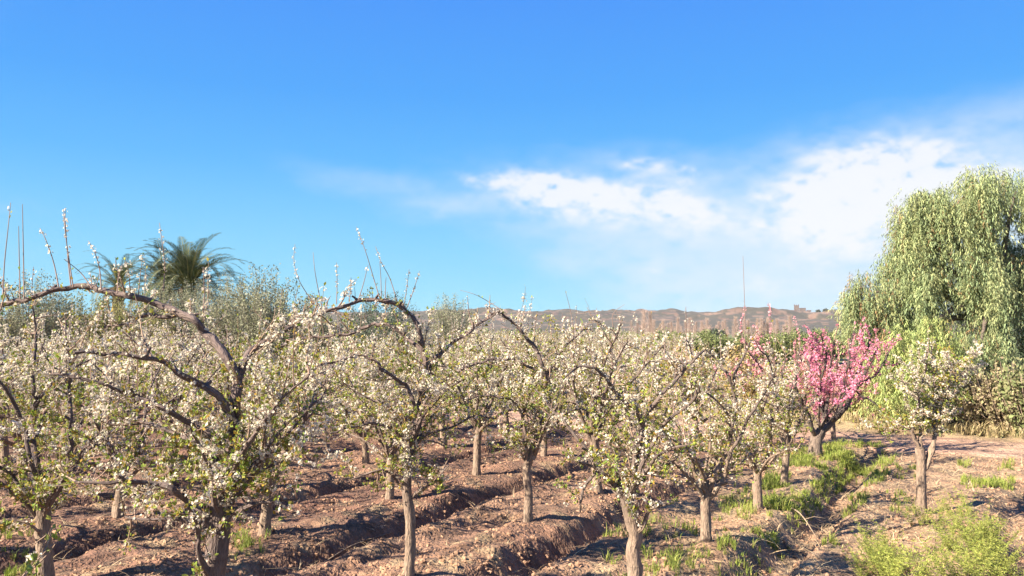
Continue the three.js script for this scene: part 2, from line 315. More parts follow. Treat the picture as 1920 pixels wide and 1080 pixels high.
// trunk: {pts, r}; limbs: [{pts, r:[r0, r1], bare}] in the tree's own axes
function buildTree(root, trunk, limbs, shoots, o, seed) {
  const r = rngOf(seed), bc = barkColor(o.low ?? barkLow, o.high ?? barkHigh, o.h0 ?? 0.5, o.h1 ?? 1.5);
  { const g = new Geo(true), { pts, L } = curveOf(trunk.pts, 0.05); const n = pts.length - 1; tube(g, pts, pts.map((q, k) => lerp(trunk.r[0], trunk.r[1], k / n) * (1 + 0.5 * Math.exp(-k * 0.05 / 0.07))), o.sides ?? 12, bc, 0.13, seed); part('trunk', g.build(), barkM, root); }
  const tw = new Geo(true), bl = new Geo(), lv = new Geo();
  const tc = o.twig ?? twigC, tcol = (t) => mix3(tc, [tc[0] * 1.15, tc[1] * 1.25, tc[2] * 1.0], t);
  const petal = o.petal ?? [0.80, 0.735, 0.655], bud = o.bud ?? [0.66, 0.53, 0.46], FR = o.flower ?? 0.0125;
  const blossomAt = (p, n, spread = 0.02) => {
    for (let k = 0; k < n; k++) { const dv = randDir(r); dv.y += 0.25; dv.normalize(); const q = p.clone().addScaledVector(dv, spread * (0.5 + r())); const b = r() < 0.16, s = 0.72 + r() * 0.3, pale = o.varied ? 0.55 * Math.pow(r(), 2) : 0; flower(bl, q, dv, FR * (b ? 0.6 : 0.85 + r() * 0.35), r, b ? bud : [petal[0] * s, lerp(petal[1] * s * (0.97 + r() * 0.04), 0.75 * s, pale), lerp(petal[2] * s * (0.94 + r() * 0.08), 0.78 * s, pale)], o.petals ?? 5); }
  };
  const lc = o.leaf ?? [0.255, 0.29, 0.045];
  const leavesAt = (p, dir, n) => {
    for (let k = 0; k < n; k++) { const dv = randDir(r).multiplyScalar(0.9).add(dir).add(V(0, 0.25, 0)).normalize(), s = 0.6 + r() * 0.75, br = r() < 0.12; leaf(lv, p.clone().addScaledVector(dv, 0.008), dv, (o.leafL ?? 0.033) * s, (o.leafL ?? 0.033) * 0.30 * s, r, br ? [lc[0] * 1.35, lc[1] * 0.75, lc[2] * 0.7] : [lc[0] * (0.75 + r() * 0.5), lc[1] * (0.8 + r() * 0.35), lc[2] * (0.7 + r() * 0.9)]); }
  };
  const dens = o.density ?? 1, top = o.top ?? Math.max(...limbs.map((l) => Math.max(...l.pts.map((p) => p.y))));
  function dress(pts, L, from, bAmt, lAmt) {              // blossom and leaves along a twig
    let acc = 0;
    for (let k = 1; k < pts.length; k++) {
      const seg = pts[k].distanceTo(pts[k - 1]); acc += seg * dens; const dir = V().subVectors(pts[k], pts[k - 1]).normalize();
      while (acc > 0.040) {
        acc -= 0.040; const t = (k - 1 + r()) / (pts.length - 1); if (t < from) continue; const p = pts[k - 1].clone().lerp(pts[k], r());
        const x = r(); if (x < bAmt) blossomAt(p, 3 + Math.floor(r() * 5), 0.021); else if (x < bAmt + lAmt) leavesAt(p, dir, 3 + Math.floor(r() * 3));
      }
    }
  }
  function twig(p, dir, L, rad, depth, bAmt, lAmt, inner) {
    if (!inner) { const kind = r(); if (kind < 0.42) { bAmt = Math.min(0.92, bAmt * 1.5); lAmt *= 0.35; } else if (kind < 0.66) { bAmt *= 0.25; lAmt *= 1.35; } else { bAmt *= 0.18; lAmt *= 0.15; } }
    L *= lerp(1, 0.5, sstep(0.78, 1.0, p.y / top));
    const n = L > 0.3 ? 5 : 3, pts = [p.clone()], d = dir.clone(); const q = p.clone();
    for (let k = 0; k < n; k++) { d.add(randDir(r).multiplyScalar(0.22)); d.y += (o.curl ?? 0.06); d.normalize(); q.addScaledVector(d, L / n); pts.push(q.clone()); }
    tube(tw, pts, pts.map((_, k) => rad * (1 - 0.65 * k / n)), depth > 1 ? 4 : 3, tcol);
    dress(pts, L, 0.05, bAmt, lAmt);
    if (depth > 0) { const m = Math.round(L * (o.sub ?? 12)); for (let k = 0; k < m; k++) { const t = 0.15 + 0.85 * r(), i = Math.min(n - 1, Math.floor(t * n)), b = pts[i].clone().lerp(pts[i + 1], t * n - i); const dd = randDir(r).multiplyScalar(0.95).add(d.clone().multiplyScalar(0.5)); dd.y += 0.22; twig(b, dd.normalize(), L * (0.22 + 0.3 * r()), rad * 0.55, depth - 1, bAmt, lAmt, true); } }
    else leavesAt(q, d, r() < lAmt * 1.5 ? 4 : 1);
  }
  for (const l of limbs) {
    const { pts, L } = curveOf(l.pts, 0.06), n = pts.length - 1, g = new Geo(true), e = l.r[1] * 0.85;
    { let kx = 0, ky = 0, kz = 0; for (let k = 2; k < n; k++) { if (r() < 0.3) { kx = (r() - 0.5) * 0.034; ky = (r() - 0.5) * 0.034; kz = (r() - 0.5) * 0.034; } pts[k].x += kx; pts[k].y += ky; pts[k].z += kz; } }
    const swell = pts.map(() => 1 + (r() < 0.16 ? 0.10 + 0.22 * r() : 0)), rad = (t) => lerp(l.r[0], e, Math.pow(t, 0.8));
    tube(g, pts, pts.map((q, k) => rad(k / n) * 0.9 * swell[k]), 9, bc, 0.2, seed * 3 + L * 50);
    const stubs = Math.floor(L * 2.6 * r() + 1.2);      // pruned stubs
    for (let k = 0; k < stubs; k++) { const i = 3 + Math.floor(r() * (n - 4)); if (i >= n || i < 1) continue; const dv = randDir(r); dv.y = Math.abs(dv.y) * 0.8 + 0.2; const R = rad(i / n), q = pts[i]; const a = q.clone().addScaledVector(dv, R * 0.3), b = q.clone().addScaledVector(dv, R + 0.03 + r() * 0.05); tube(g, [a, a.clone().lerp(b, 0.5), b], [R * 0.75, R * 0.6, R * 0.5], 6, bc, 0.1, k); }
    part('limb', g.build(), barkM, root);
    const first = l.bare ?? 0.12;
    const step = (o.step ?? 0.085) / dens;
    for (let s = first * L + r() * step; s < L; s += step * (0.5 + r())) {
      const t = s / L, i = Math.min(n - 1, Math.floor(t * n)), p = pts[i].clone().lerp(pts[i + 1], t * n - i), T = V().subVectors(pts[i + 1], pts[i]).normalize();
      const hi = clamp(p.y / top, 0, 1.1), y = r();
      const lowness = 1 - sstep(0.45, 0.85, hi), bA = (o.b ?? 0.56) * (1 - 0.38 * lowness), lA = (o.l ?? 0.2) * (0.55 + 1.6 * lowness);
      const dir = randDir(r).addScaledVector(T, 0.35); dir.addScaledVector(T, -0.6 * dir.dot(T)); dir.y += 0.32; dir.normalize();
      const big = r();
      if (big < (o.sprout ?? 0.05) && hi > 0.7) twig(p, V((r() - 0.5) * 0.35, 1, (r() - 0.5) * 0.35).normalize(), 0.25 + r() * 0.55, 0.0055, 0, bA * 0.55, lA * 0.3);
      else if (big < (o.longs ?? 0.22)) twig(p, dir, (0.35 + 0.5 * r()) * (o.reach ?? 1), 0.0085, 2, bA, lA);
      else if (big < 0.6) twig(p, dir, (0.16 + 0.28 * r()) * (o.reach ?? 1), 0.006, 1, bA, lA);
      else twig(p, dir, 0.05 + 0.10 * r(), 0.0045, 0, bA, lA);
      if (r() < 0.42 * dens) blossomAt(p.clone().addScaledVector(dir, rad(t)), 3, 0.03);
    }
  }
  for (const s of shoots) {                              // tall one-year shoots that stand above the crown
    const { pts, L } = curveOf(s.pts, 0.05), n = pts.length - 1; const g = new Geo(true);
    tube(g, pts, pts.map((_, k) => lerp(s.r ?? 0.0056, 0.0024, k / n)), 5, (t) => mix3([0.17, 0.11, 0.09], [0.22, 0.15, 0.12], t));
    part('shoot', g.build(), twigM, root);
    for (let k = 0; k < n; k++) { const t = k / n; if (t >= (s.b ?? 2) && r() < 0.85) blossomAt(pts[k], 2 + Math.floor(r() * 3), 0.016); else if (r() < 0.12) leavesAt(pts[k], V(0, 1, 0), 1); }
  }
  if (tw.i.length) part('twigs', tw.build(), twigM, root, true);
  if (bl.i.length) part('blossom', bl.build(), petalM, root, true);
  if (lv.i.length) part('leaves', lv.build(), leafM, root, true);
}
// a tree whose limbs are measured in the photograph; every limb leans to or from the viewer by dz metres
function measuredTree(name, label, category, base, limbsPx, shootsPx, extra, o, seed) {
  o = { reach: 0.72, step: 0.062, ...o };
  const depth = base.d, foot = at(base.x, base.y, depth), [gx, gd] = [foot.x, -foot.z]; foot.y = height(gx, gd) - 0.03;
  const root = thing(name, label, category, [foot.x, foot.y, foot.z], 0);
  const local = (px, py, dz) => at(px, py, depth + dz).sub(foot);
  const path = (l) => l.p.map(([x, y], k) => { const t = l.p.length > 1 ? k / (l.p.length - 1) : 0, w = (l.z0 ?? 0) + (l.dz ?? 0) * t + 0.05 * Math.sin(k * 2.1 + (l.dz ?? 0) * 9); return local(x, y, k ? w : (l.z0 ?? 0)); });
  const trunk = { pts: [V(0, -0.05, 0), ...base.p.map(([x, y]) => local(x, y, 0))], r: base.r };
  const limbs = limbsPx.map((l) => ({ pts: path(l), r: l.r, bare: l.bare })), shoots = shootsPx.map((s) => ({ pts: path(s), r: s.r, b: s.b }));
  const ceil = 0.86 * Math.max(...limbs.map((l) => Math.max(...l.pts.map((p) => p.y))));
  const r = rngOf(seed + 500), fork = trunk.pts[trunk.pts.length - 1];
  for (let k = 0; k < (extra ?? 0) - 1; k++) {               // limbs towards and away from the viewer fill the crown
    const toward = k % 2 ? 1 : -1, az = (toward > 0 ? Math.PI / 2 : -Math.PI / 2) + (r() - 0.5) * 2.0, len = (o.extraL ?? 1.3) * (0.75 + r() * 0.5), pts = [fork.clone().add(V(0, -0.25 * r(), 0))], d = V(Math.cos(az) * 0.75, 0.75 + r() * 0.5, Math.sin(az) * 0.75).normalize();
    const q = pts[0].clone(); for (let j = 0; j < 5; j++) { q.addScaledVector(d, len / 5); if (q.y > ceil) d.y = -0.05; d.y -= 0.12; d.add(randDir(r).multiplyScalar(0.14)).normalize(); pts.push(q.clone()); }
    limbs.push({ pts, r: [0.028, 0.010] });
  }
  buildTree(root, trunk, limbs, shoots, o, seed);
  return root;
}
const WHITE = 'fruit_tree', P = 'plum trees of the front rows';

measuredTree(WHITE, 'large gnarled fruit tree at left, thick trunk and long arching limbs, white blossom', 'fruit tree',
  { x: 396, y: 1235, d: 6.4, p: [[394, 1150], [396, 1080], [406, 1030], [410, 975], [412, 930]], r: [0.105, 0.085] },
  [
    { p: [[411, 950], [415, 900], [428, 858], [433, 816], [439, 780], [442, 740], [448, 705], [456, 676]], r: [0.072, 0.048], dz: 0.1, bare: 0.3 },
    { p: [[447, 712], [430, 683], [400, 642], [380, 625], [371, 608], [333, 589], [283, 566], [242, 553], [180, 543], [125, 540], [83, 549], [42, 564], [0, 573], [-50, 592]], r: [0.045, 0.020], dz: 0.25, z0: 0.08 },
    { p: [[455, 682], [472, 655], [500, 636], [533, 617], [562, 604], [600, 588], [640, 576]], r: [0.038, 0.012], dz: 0.5, z0: 0.1 },
    { p: [[440, 800], [417, 758], [405, 742], [378, 719], [355, 705], [325, 692], [305, 680], [272, 672], [228, 667], [190, 664], [140, 662]], r: [0.042, 0.014], dz: -0.5 },
    { p: [[430, 860], [395, 815], [355, 794], [325, 775], [283, 755], [242, 739], [200, 724], [150, 706], [95, 702]], r: [0.036, 0.012], dz: -0.25 },
    { p: [[412, 895], [394, 849], [378, 841], [355, 824], [322, 810], [283, 799], [240, 790]], r: [0.034, 0.012], dz: 0.6 },
    { p: [[408, 1000], [375, 962], [355, 941], [339, 927], [317, 916], [294, 910], [255, 908], [200, 905], [140, 903]], r: [0.036, 0.011], dz: -0.35 },
    { p: [[405, 1020], [392, 988], [367, 980], [325, 974], [283, 974], [235, 968]], r: [0.030, 0.010], dz: 0.3 },
    { p: [[398, 1090], [381, 1058], [372, 1016], [366, 985], [352, 950]], r: [0.030, 0.012], dz: -0.5 },
    { p: [[410, 1000], [422, 985], [436, 969], [458, 958], [492, 946], [520, 940], [560, 936]], r: [0.026, 0.009], dz: -0.3 },
    { p: [[416, 930], [450, 922], [467, 899], [486, 885], [520, 870]], r: [0.024, 0.010], dz: 0.4 },
    { p: [[430, 880], [455, 843], [478, 813], [505, 794], [519, 775], [533, 730]], r: [0.024, 0.009], dz: -0.2 },
    { p: [[333, 589], [312, 596], [283, 592], [255, 604], [228, 612], [195, 614]], r: [0.022, 0.009], dz: 0.2, z0: 0.25 },
  ],
  [
    { p: [[172, 540], [150, 510], [120, 486]], b: 0.8 }, { p: [[110, 538], [100, 490], [84, 445], [75, 428]], b: 0.45 }, { p: [[137, 538], [130, 490], [123, 440], [119, 392]], b: 0.35 }, { p: [[133, 536], [127, 480], [122, 400], [123, 390]], b: 0.6, z0: 0.1 },
    { p: [[5, 575], [8, 500], [15, 430], [20, 380]], b: 0.9 }, { p: [[306, 545], [309, 500], [304, 455], [299, 418]], b: 0.3, z0: 0.3 }, { p: [[190, 542], [186, 500], [176, 470], [166, 452]], b: 0.5 }, { p: [[45, 560], [44, 480], [42, 383]], b: 0.95 }, { p: [[38, 560], [36, 480], [35, 424]], b: 0.95, z0: 0.2 },
    { p: [[378, 608], [383, 560], [381, 500]], b: 0.3, z0: 0.15 }, { p: [[220, 550], [222, 520], [230, 495]], b: 0.5 },
  ], 5, { density: 1.2, l: 0.31, h0: 0.35, h1: 1.0, extraL: 1.3 }, 11);

measuredTree(WHITE, 'slender fruit tree whose topmost limb bends left in a high arch', 'fruit tree',
  { x: 765, y: 1078, d: 8.6, p: [[768, 1053], [769, 1010], [768, 970], [763, 920], [763, 870], [767, 837]], r: [0.060, 0.050] },
  [
    { p: [[767, 850], [776, 815], [783, 790], [787, 760], [793, 720], [795, 675], [792, 653]], r: [0.046, 0.032], dz: 0.1, bare: 0.3 },
    { p: [[794, 675], [789, 632], [778, 600], [760, 584], [742, 572], [715, 564], [679, 563], [643, 573], [604, 590], [575, 602], [548, 612], [520, 624]], r: [0.032, 0.017], dz: -0.5, z0: 0.1 },
    { p: [[793, 660], [782, 648], [762, 634], [738, 617], [715, 607], [677, 617], [643, 627], [604, 630], [560, 639], [520, 650]], r: [0.027, 0.013], dz: 0.45, z0: 0.1 },
    { p: [[784, 785], [774, 750], [763, 723], [740, 703], [710, 684], [685, 666], [643, 675], [593, 689], [555, 703]], r: [0.027, 0.011], dz: -0.35 },
    { p: [[782, 790], [790, 765], [799, 725], [804, 698], [815, 675], [832, 656], [854, 637], [879, 623], [893, 609], [921, 595], [938, 582]], r: [0.034, 0.012], dz: 0.3 },
    { p: [[775, 815], [796, 757], [827, 720], [852, 700], [879, 686], [921, 675], [965, 674]], r: [0.026, 0.010], dz: -0.4 },
    { p: [[768, 845], [754, 792], [738, 770], [715, 756], [682, 739], [643, 720], [610, 712]], r: [0.028, 0.010], dz: 0.5 },
    { p: [[766, 860], [753, 827], [733, 808], [700, 795], [660, 800], [620, 812]], r: [0.024, 0.010], dz: -0.5 },
    { p: [[765, 940], [790, 920], [813, 907], [830, 887], [842, 872]], r: [0.018, 0.007], dz: -0.2 },
    { p: [[765, 935], [748, 908], [735, 890], [715, 883], [680, 893], [650, 905]], r: [0.020, 0.008], dz: -0.15 },
    { p: [[770, 840], [800, 815], [850, 800], [890, 780], [930, 785]], r: [0.022, 0.008], dz: 0.5 },
  ],
  [
    { p: [[597, 582], [575, 550], [560, 524], [551, 490], [553, 458]], b: 0.42 }, { p: [[604, 578], [596, 540], [590, 505], [587, 473]], b: 2 }, { p: [[631, 570], [632, 530], [631, 492]], b: 0.4, z0: -0.3 },
    { p: [[712, 560], [700, 520], [685, 470], [668, 425]], b: 0.72, z0: -0.3 }, { p: [[745, 566], [730, 520], [714, 490], [704, 462]], b: 0.62, z0: -0.1 }, { p: [[672, 562], [682, 530], [690, 497]], b: 0.8, z0: -0.3 }, { p: [[715, 562], [714, 520], [712, 490]], b: 2, z0: -0.2 },
    { p: [[722, 560], [723, 530], [724, 520]], b: 2 }, { p: [[756, 580], [762, 545], [767, 505]], b: 0.4 }, { p: [[762, 580], [775, 545], [787, 508]], b: 0.25 }, { p: [[610, 585], [614, 565], [620, 555]], b: 2, r: 0.012 }, { p: [[655, 566], [657, 540], [658, 520]], b: 0.4 },
  ], 4, { density: 1.2, l: 0.3, h0: 0.6, h1: 1.3 }, 23);

measuredTree(WHITE, 'upright middle fruit tree whose limbs spread in a wide V from a dark upper trunk', 'fruit tree',
  { x: 990, y: 977, d: 11.03, p: [[990, 955], [991, 920], [987, 880], [992, 862], [1000, 840]], r: [0.066, 0.055] },
  [
    { p: [[997, 862], [1007, 820], [1015, 793], [1021, 770], [1022, 747], [1023, 715], [1024, 700]], r: [0.055, 0.040], dz: 0.05, bare: 0.3 },
    { p: [[1024, 706], [1015, 680], [1004, 653], [989, 633], [978, 618], [960, 602], [940, 588], [930, 586], [904, 603], [880, 620], [858, 632]], r: [0.038, 0.012], dz: -0.35 },
    { p: [[1024, 705], [1030, 698], [1042, 678], [1060, 653], [1080, 633], [1098, 616], [1112, 622]], r: [0.030, 0.011], dz: 0.4 },
    { p: [[1022, 720], [1010, 697], [985, 685], [965, 675], [930, 674], [890, 682], [860, 692]], r: [0.026, 0.010], dz: 0.5 },
    { p: [[988, 880], [985, 820], [975, 770], [960, 750], [940, 745], [905, 742], [870, 752]], r: [0.030, 0.011], dz: -0.4 },
    { p: [[978, 800], [987, 757], [1000, 728], [1010, 712], [1015, 690]], r: [0.022, 0.012], dz: -0.3 },
    { p: [[1018, 790], [1030, 760], [1033, 735], [1028, 705]], r: [0.022, 0.012], dz: -0.15 },
    { p: [[1005, 835], [1035, 800], [1065, 775], [1090, 768], [1110, 775]], r: [0.022, 0.009], dz: 0.3 },
    { p: [[988, 868], [972, 845], [955, 835], [935, 840]], r: [0.020, 0.009], dz: -0.3 },
  ],
  [{ p: [[938, 580], [915, 565], [890, 552], [863, 544]], b: 2 }, { p: [[887, 612], [880, 590], [876, 553]], b: 0.4, r: 0.012 }, { p: [[1075, 620], [1070, 585], [1060, 545]], b: 0.92 }, { p: [[1078, 625], [1080, 600], [1081, 572]], b: 0.5 }],
  4, { density: 1.25, l: 0.3, h0: 0.9, h1: 1.6 }, 37);

measuredTree(WHITE, 'leaning fruit tree at bottom middle, one thick pale limb slanting up to the right', 'fruit tree',
  { x: 1188, y: 1123, d: 7.78, p: [[1190, 1085], [1190, 1060], [1187, 1033], [1191, 1007], [1184, 980], [1178, 955], [1174, 933]], r: [0.078, 0.066] },
  [
    { p: [[1176, 940], [1160, 917], [1147, 902], [1133, 888], [1120, 877], [1105, 870], [1085, 866]], r: [0.040, 0.014], dz: -0.2 },
    { p: [[1124, 880], [1107, 897], [1095, 915], [1088, 945], [1087, 960]], r: [0.020, 0.012], dz: -0.1, z0: -0.12, bare: 0 },
    { p: [[1178, 945], [1187, 907], [1192, 875], [1198, 845], [1205, 808], [1213, 773], [1229, 756], [1249, 729], [1264, 711], [1287, 684], [1304, 669], [1320, 657]], r: [0.050, 0.014], dz: 0.35, bare: 0.2 },
    { p: [[1287, 684], [1272, 678], [1256, 673], [1242, 672]], r: [0.022, 0.013], dz: 0.1, z0: 0.3, bare: 0 },
    { p: [[1205, 800], [1196, 772], [1167, 751], [1149, 733], [1131, 704], [1109, 687], [1089, 687], [1060, 707]], r: [0.032, 0.011], dz: -0.5, z0: 0.1 },
    { p: [[1185, 930], [1207, 870], [1227, 833], [1243, 803], [1264, 780], [1282, 764], [1298, 747], [1312, 725]], r: [0.032, 0.011], dz: -0.4 },
    { p: [[1192, 1000], [1207, 987], [1215, 960], [1235, 950], [1256, 944]], r: [0.034, 0.010], dz: -0.3 },
    { p: [[1188, 905], [1190, 850], [1186, 815], [1180, 790], [1172, 768]], r: [0.030, 0.011], dz: 0.3 },
    { p: [[1165, 925], [1150, 860], [1140, 815], [1128, 790], [1105, 780]], r: [0.024, 0.010], dz: 0.5 },
    { p: [[1186, 915], [1230, 880], [1262, 862], [1290, 830]], r: [0.022, 0.009], dz: 0.4 },
  ],
  [{ p: [[1288, 682], [1287, 630], [1286, 575]], b: 0.15, z0: 0.3 }, { p: [[1245, 670], [1247, 640], [1243, 615]], b: 0.3, z0: 0.3 }],
  4, { density: 1.0, reach: 0.64, l: 0.30, h0: 0.6, h1: 1.3, high: [0.155, 0.115, 0.095] }, 41);

measuredTree(WHITE, 'fruit tree with a pale straight trunk on the ditch bank, third from the pink tree', 'fruit tree',
  { x: 1325, y: 1022, d: 9.79, p: [[1324, 1000], [1323, 978], [1323, 940], [1326, 922]], r: [0.068, 0.060] },
  [
    { p: [[1326, 930], [1315, 907], [1303, 880], [1290, 845], [1280, 815], [1262, 790]], r: [0.036, 0.011], dz: -0.3 },
    { p: [[1328, 935], [1342, 920], [1358, 889], [1371, 849], [1384, 822], [1393, 804], [1404, 778], [1418, 760], [1436, 733], [1447, 711], [1455, 690]], r: [0.040, 0.012], dz: -0.3, bare: 0.15 },
    { p: [[1326, 930], [1345, 880], [1362, 845], [1369, 822], [1373, 787], [1376, 756], [1371, 731], [1362, 704], [1353, 689], [1338, 669], [1322, 655]], r: [0.044, 0.012], dz: 0.3, bare: 0.2 },
    { p: [[1374, 760], [1374, 729], [1382, 696], [1396, 669], [1407, 644], [1412, 629]], r: [0.030, 0.011], dz: 0.1, z0: 0.2 },
    { p: [[1328, 925], [1325, 880], [1330, 840], [1333, 790], [1330, 745], [1335, 712]], r: [0.028, 0.010], dz: 0.5 },
    { p: [[1372, 790], [1350, 760], [1330, 742], [1312, 735]], r: [0.020, 0.009], dz: -0.3, z0: 0.2 },
    { p: [[1345, 905], [1385, 870], [1410, 850], [1432, 845]], r: [0.022, 0.009], dz: 0.4 },
  ],
  [{ p: [[1397, 655], [1396, 570], [1393, 480]], b: 2, z0: 0.3 }], 5, { density: 1.0, reach: 0.64, l: 0.30, h0: 0.9, h1: 1.5, high: [0.145, 0.108, 0.09] }, 53);

measuredTree(WHITE, 'fruit tree with a short stout pale trunk, second from the pink tree', 'fruit tree',
  { x: 1420, y: 957, d: 11.7, p: [[1421, 935], [1419, 910], [1421, 884]], r: [0.072, 0.064] },
  [
    { p: [[1422, 890], [1440, 850], [1446, 800], [1449, 760], [1458, 738], [1464, 724], [1470, 690], [1474, 655]], r: [0.040, 0.012], dz: 0.1 },
    { p: [[1420, 890], [1412, 850], [1415, 800], [1432, 755], [1447, 710], [1446, 689], [1438, 669], [1422, 649], [1412, 631]], r: [0.036, 0.011], dz: -0.35 },
    { p: [[1422, 888], [1405, 865], [1390, 845], [1380, 820], [1376, 780]], r: [0.030, 0.010], dz: 0.4 },
    { p: [[1424, 885], [1450, 860], [1468, 835], [1478, 800], [1480, 750], [1484, 710]], r: [0.030, 0.010], dz: -0.4 },
    { p: [[1420, 886], [1402, 873], [1384, 868], [1370, 872]], r: [0.022, 0.009], dz: 0.0 },
  ], [], 5, { density: 1.15, reach: 0.66, l: 0.24, h0: 1.0, h1: 1.6, high: [0.145, 0.108, 0.09] }, 67);

measuredTree(WHITE, 'thin-trunked white fruit tree directly left of the pink tree', 'fruit tree',
  { x: 1469, y: 910, d: 13.7, p: [[1471, 885], [1474, 862], [1479, 830]], r: [0.068, 0.052] },
  [
    { p: [[1479, 835], [1480, 790], [1487, 756], [1491, 724], [1494, 690], [1498, 655]], r: [0.036, 0.012], dz: 0.2 },
    { p: [[1478, 838], [1470, 800], [1462, 765], [1456, 735], [1452, 700], [1448, 660]], r: [0.030, 0.011], dz: -0.3 },
    { p: [[1478, 840], [1495, 800], [1508, 768], [1512, 735], [1510, 700]], r: [0.028, 0.010], dz: -0.3 },
    { p: [[1476, 845], [1460, 820], [1450, 800], [1442, 785]], r: [0.022, 0.009], dz: 0.3 },
  ], [], 4, { density: 1.15, reach: 0.66, l: 0.2, extraL: 1.3 }, 71);

measuredTree('pink_tree', 'dark-limbed tree covered in bright pink blossom beside the dirt track', 'blossoming tree',
  { x: 1528, y: 857, d: 16.7, p: [[1528, 840], [1531, 822], [1538, 806]], r: [0.150, 0.125] },
  [
    { p: [[1530, 818], [1522, 803], [1516, 780], [1511, 770], [1500, 745], [1490, 715]], r: [0.075, 0.022], dz: -0.5, bare: 0.45 },
    { p: [[1537, 812], [1545, 796], [1548, 778], [1543, 768], [1534, 752], [1527, 736], [1520, 700], [1512, 660]], r: [0.082, 0.022], dz: 0.5, bare: 0.5 },
    { p: [[1538, 812], [1555, 796], [1565, 784], [1583, 768], [1594, 747], [1608, 724], [1620, 702], [1636, 672], [1648, 645]], r: [0.090, 0.020], dz: -0.2, bare: 0.45 },
    { p: [[1592, 752], [1585, 732], [1584, 708], [1590, 680], [1594, 650], [1602, 620]], r: [0.050, 0.016], dz: -0.2, z0: -0.1 },
    { p: [[1548, 785], [1553, 750], [1556, 710], [1560, 670], [1566, 635]], r: [0.045, 0.016], dz: 0.3 },
    { p: [[1610, 722], [1642, 700], [1664, 666], [1676, 630]], r: [0.034, 0.014], dz: 0.4, z0: -0.1 },
    { p: [[1570, 780], [1585, 740], [1612, 690], [1628, 650], [1632, 625]], r: [0.040, 0.015], dz: 0.6 },
    { p: [[1530, 745], [1545, 700], [1548, 660], [1540, 625]], r: [0.034, 0.014], dz: -0.4 },
    { p: [[1604, 730], [1613, 741], [1638, 755], [1660, 772]], r: [0.026, 0.012], dz: -0.2, bare: 0.9 },
  ], [{ p: [[1592, 690], [1600, 640], [1604, 600]], b: 0.3 }, { p: [[1660, 670], [1665, 640], [1668, 618]], b: 0.1 }, { p: [[1548, 690], [1550, 650], [1549, 622]], b: 0.1 }], 5,
  { density: 1.05, step: 0.10, varied: 1, petal: [0.92, 0.30, 0.53], bud: [0.80, 0.17, 0.40], flower: 0.018, petals: 5, b: 0.62, l: 0.07, leaf: [0.24, 0.17, 0.07], low: [0.22, 0.165, 0.13], high: [0.085, 0.065, 0.058], h0: 0.35, h1: 1.0, reach: 1.08, longs: 0.34, curl: 0.18, extraL: 1.9, sprout: 0.1, twig: [0.22, 0.10, 0.09] }, 83);

measuredTree(WHITE, 'tall narrow fruit tree with sparse white blossom standing alone before the weeping tree', 'fruit tree',
  { x: 1727, y: 953, d: 11.5, p: [[1727, 920], [1727, 878], [1725, 840]], r: [0.076, 0.066] },
  [
    { p: [[1727, 890], [1738, 862], [1748, 825], [1753, 790], [1756, 757], [1752, 720], [1750, 680], [1745, 648]], r: [0.050, 0.012], dz: 0.15, bare: 0.3 },
    { p: [[1725, 846], [1714, 812], [1711, 790], [1722, 750], [1715, 716], [1712, 690]], r: [0.034, 0.011], dz: -0.2, bare: 0.3 },
    { p: [[1726, 850], [1728, 800], [1731, 760], [1730, 719], [1735, 690], [1736, 661], [1738, 640]], r: [0.034, 0.010], dz: 0.1 },
    { p: [[1750, 800], [1768, 770], [1775, 735], [1778, 700], [1776, 672]], r: [0.028, 0.010], dz: -0.1 },
    { p: [[1757, 757], [1772, 720], [1790, 690], [1800, 668]], r: [0.022, 0.010], dz: 0.2, z0: 0.1 },
    { p: [[1720, 825], [1705, 806], [1690, 798], [1675, 790]], r: [0.020, 0.008], dz: 0.1, bare: 0.3 },
  ], [{ p: [[1740, 660], [1741, 640], [1739, 615]], b: 0.3 }], 0, { density: 2.0, step: 0.07, reach: 0.85, l: 0.30, extraL: 0.8, h0: 1.0, h1: 1.6 }, 97);

measuredTree(WHITE, 'leafy fruit tree cut by the left edge, its trunk low in the corner', 'fruit tree',
  { x: 85, y: 1097, d: 8.24, p: [[84, 1060], [83, 1020], [81, 975], [80, 953]], r: [0.090, 0.076] },
  [
    { p: [[80, 960], [76, 920], [68, 860], [62, 800], [66, 740], [62, 680], [67, 620], [60, 575]], r: [0.055, 0.009], dz: 0.2 },
    { p: [[81, 965], [100, 930], [118, 905], [128, 870], [132, 800], [131, 740], [129, 690], [127, 630], [122, 590]], r: [0.045, 0.008], dz: -0.3 },
    { p: [[78, 930], [60, 870], [45, 810], [25, 760], [0, 720], [-40, 690]], r: [0.036, 0.012], dz: -0.4 },
    { p: [[80, 955], [50, 920], [20, 890], [-20, 870], [-60, 860]], r: [0.034, 0.011], dz: -0.3 },
    { p: [[100, 925], [130, 890], [160, 850], [190, 830], [220, 800]], r: [0.026, 0.010], dz: 0.4 },
    { p: [[66, 760], [100, 720], [140, 690], [175, 672]], r: [0.024, 0.010], dz: 0.3, z0: 0.1 },
    { p: [[82, 1010], [60, 985], [30, 975], [0, 980], [-30, 990]], r: [0.020, 0.008], dz: -0.4 },
  ], [{ p: [[62, 580], [60, 540], [63, 500]], b: 0.6, z0: 0.2 }], 5, { density: 1.05, l: 0.46, b: 0.48, h0: 0.6, h1: 1.2, high: [0.13, 0.095, 0.085] }, 101);

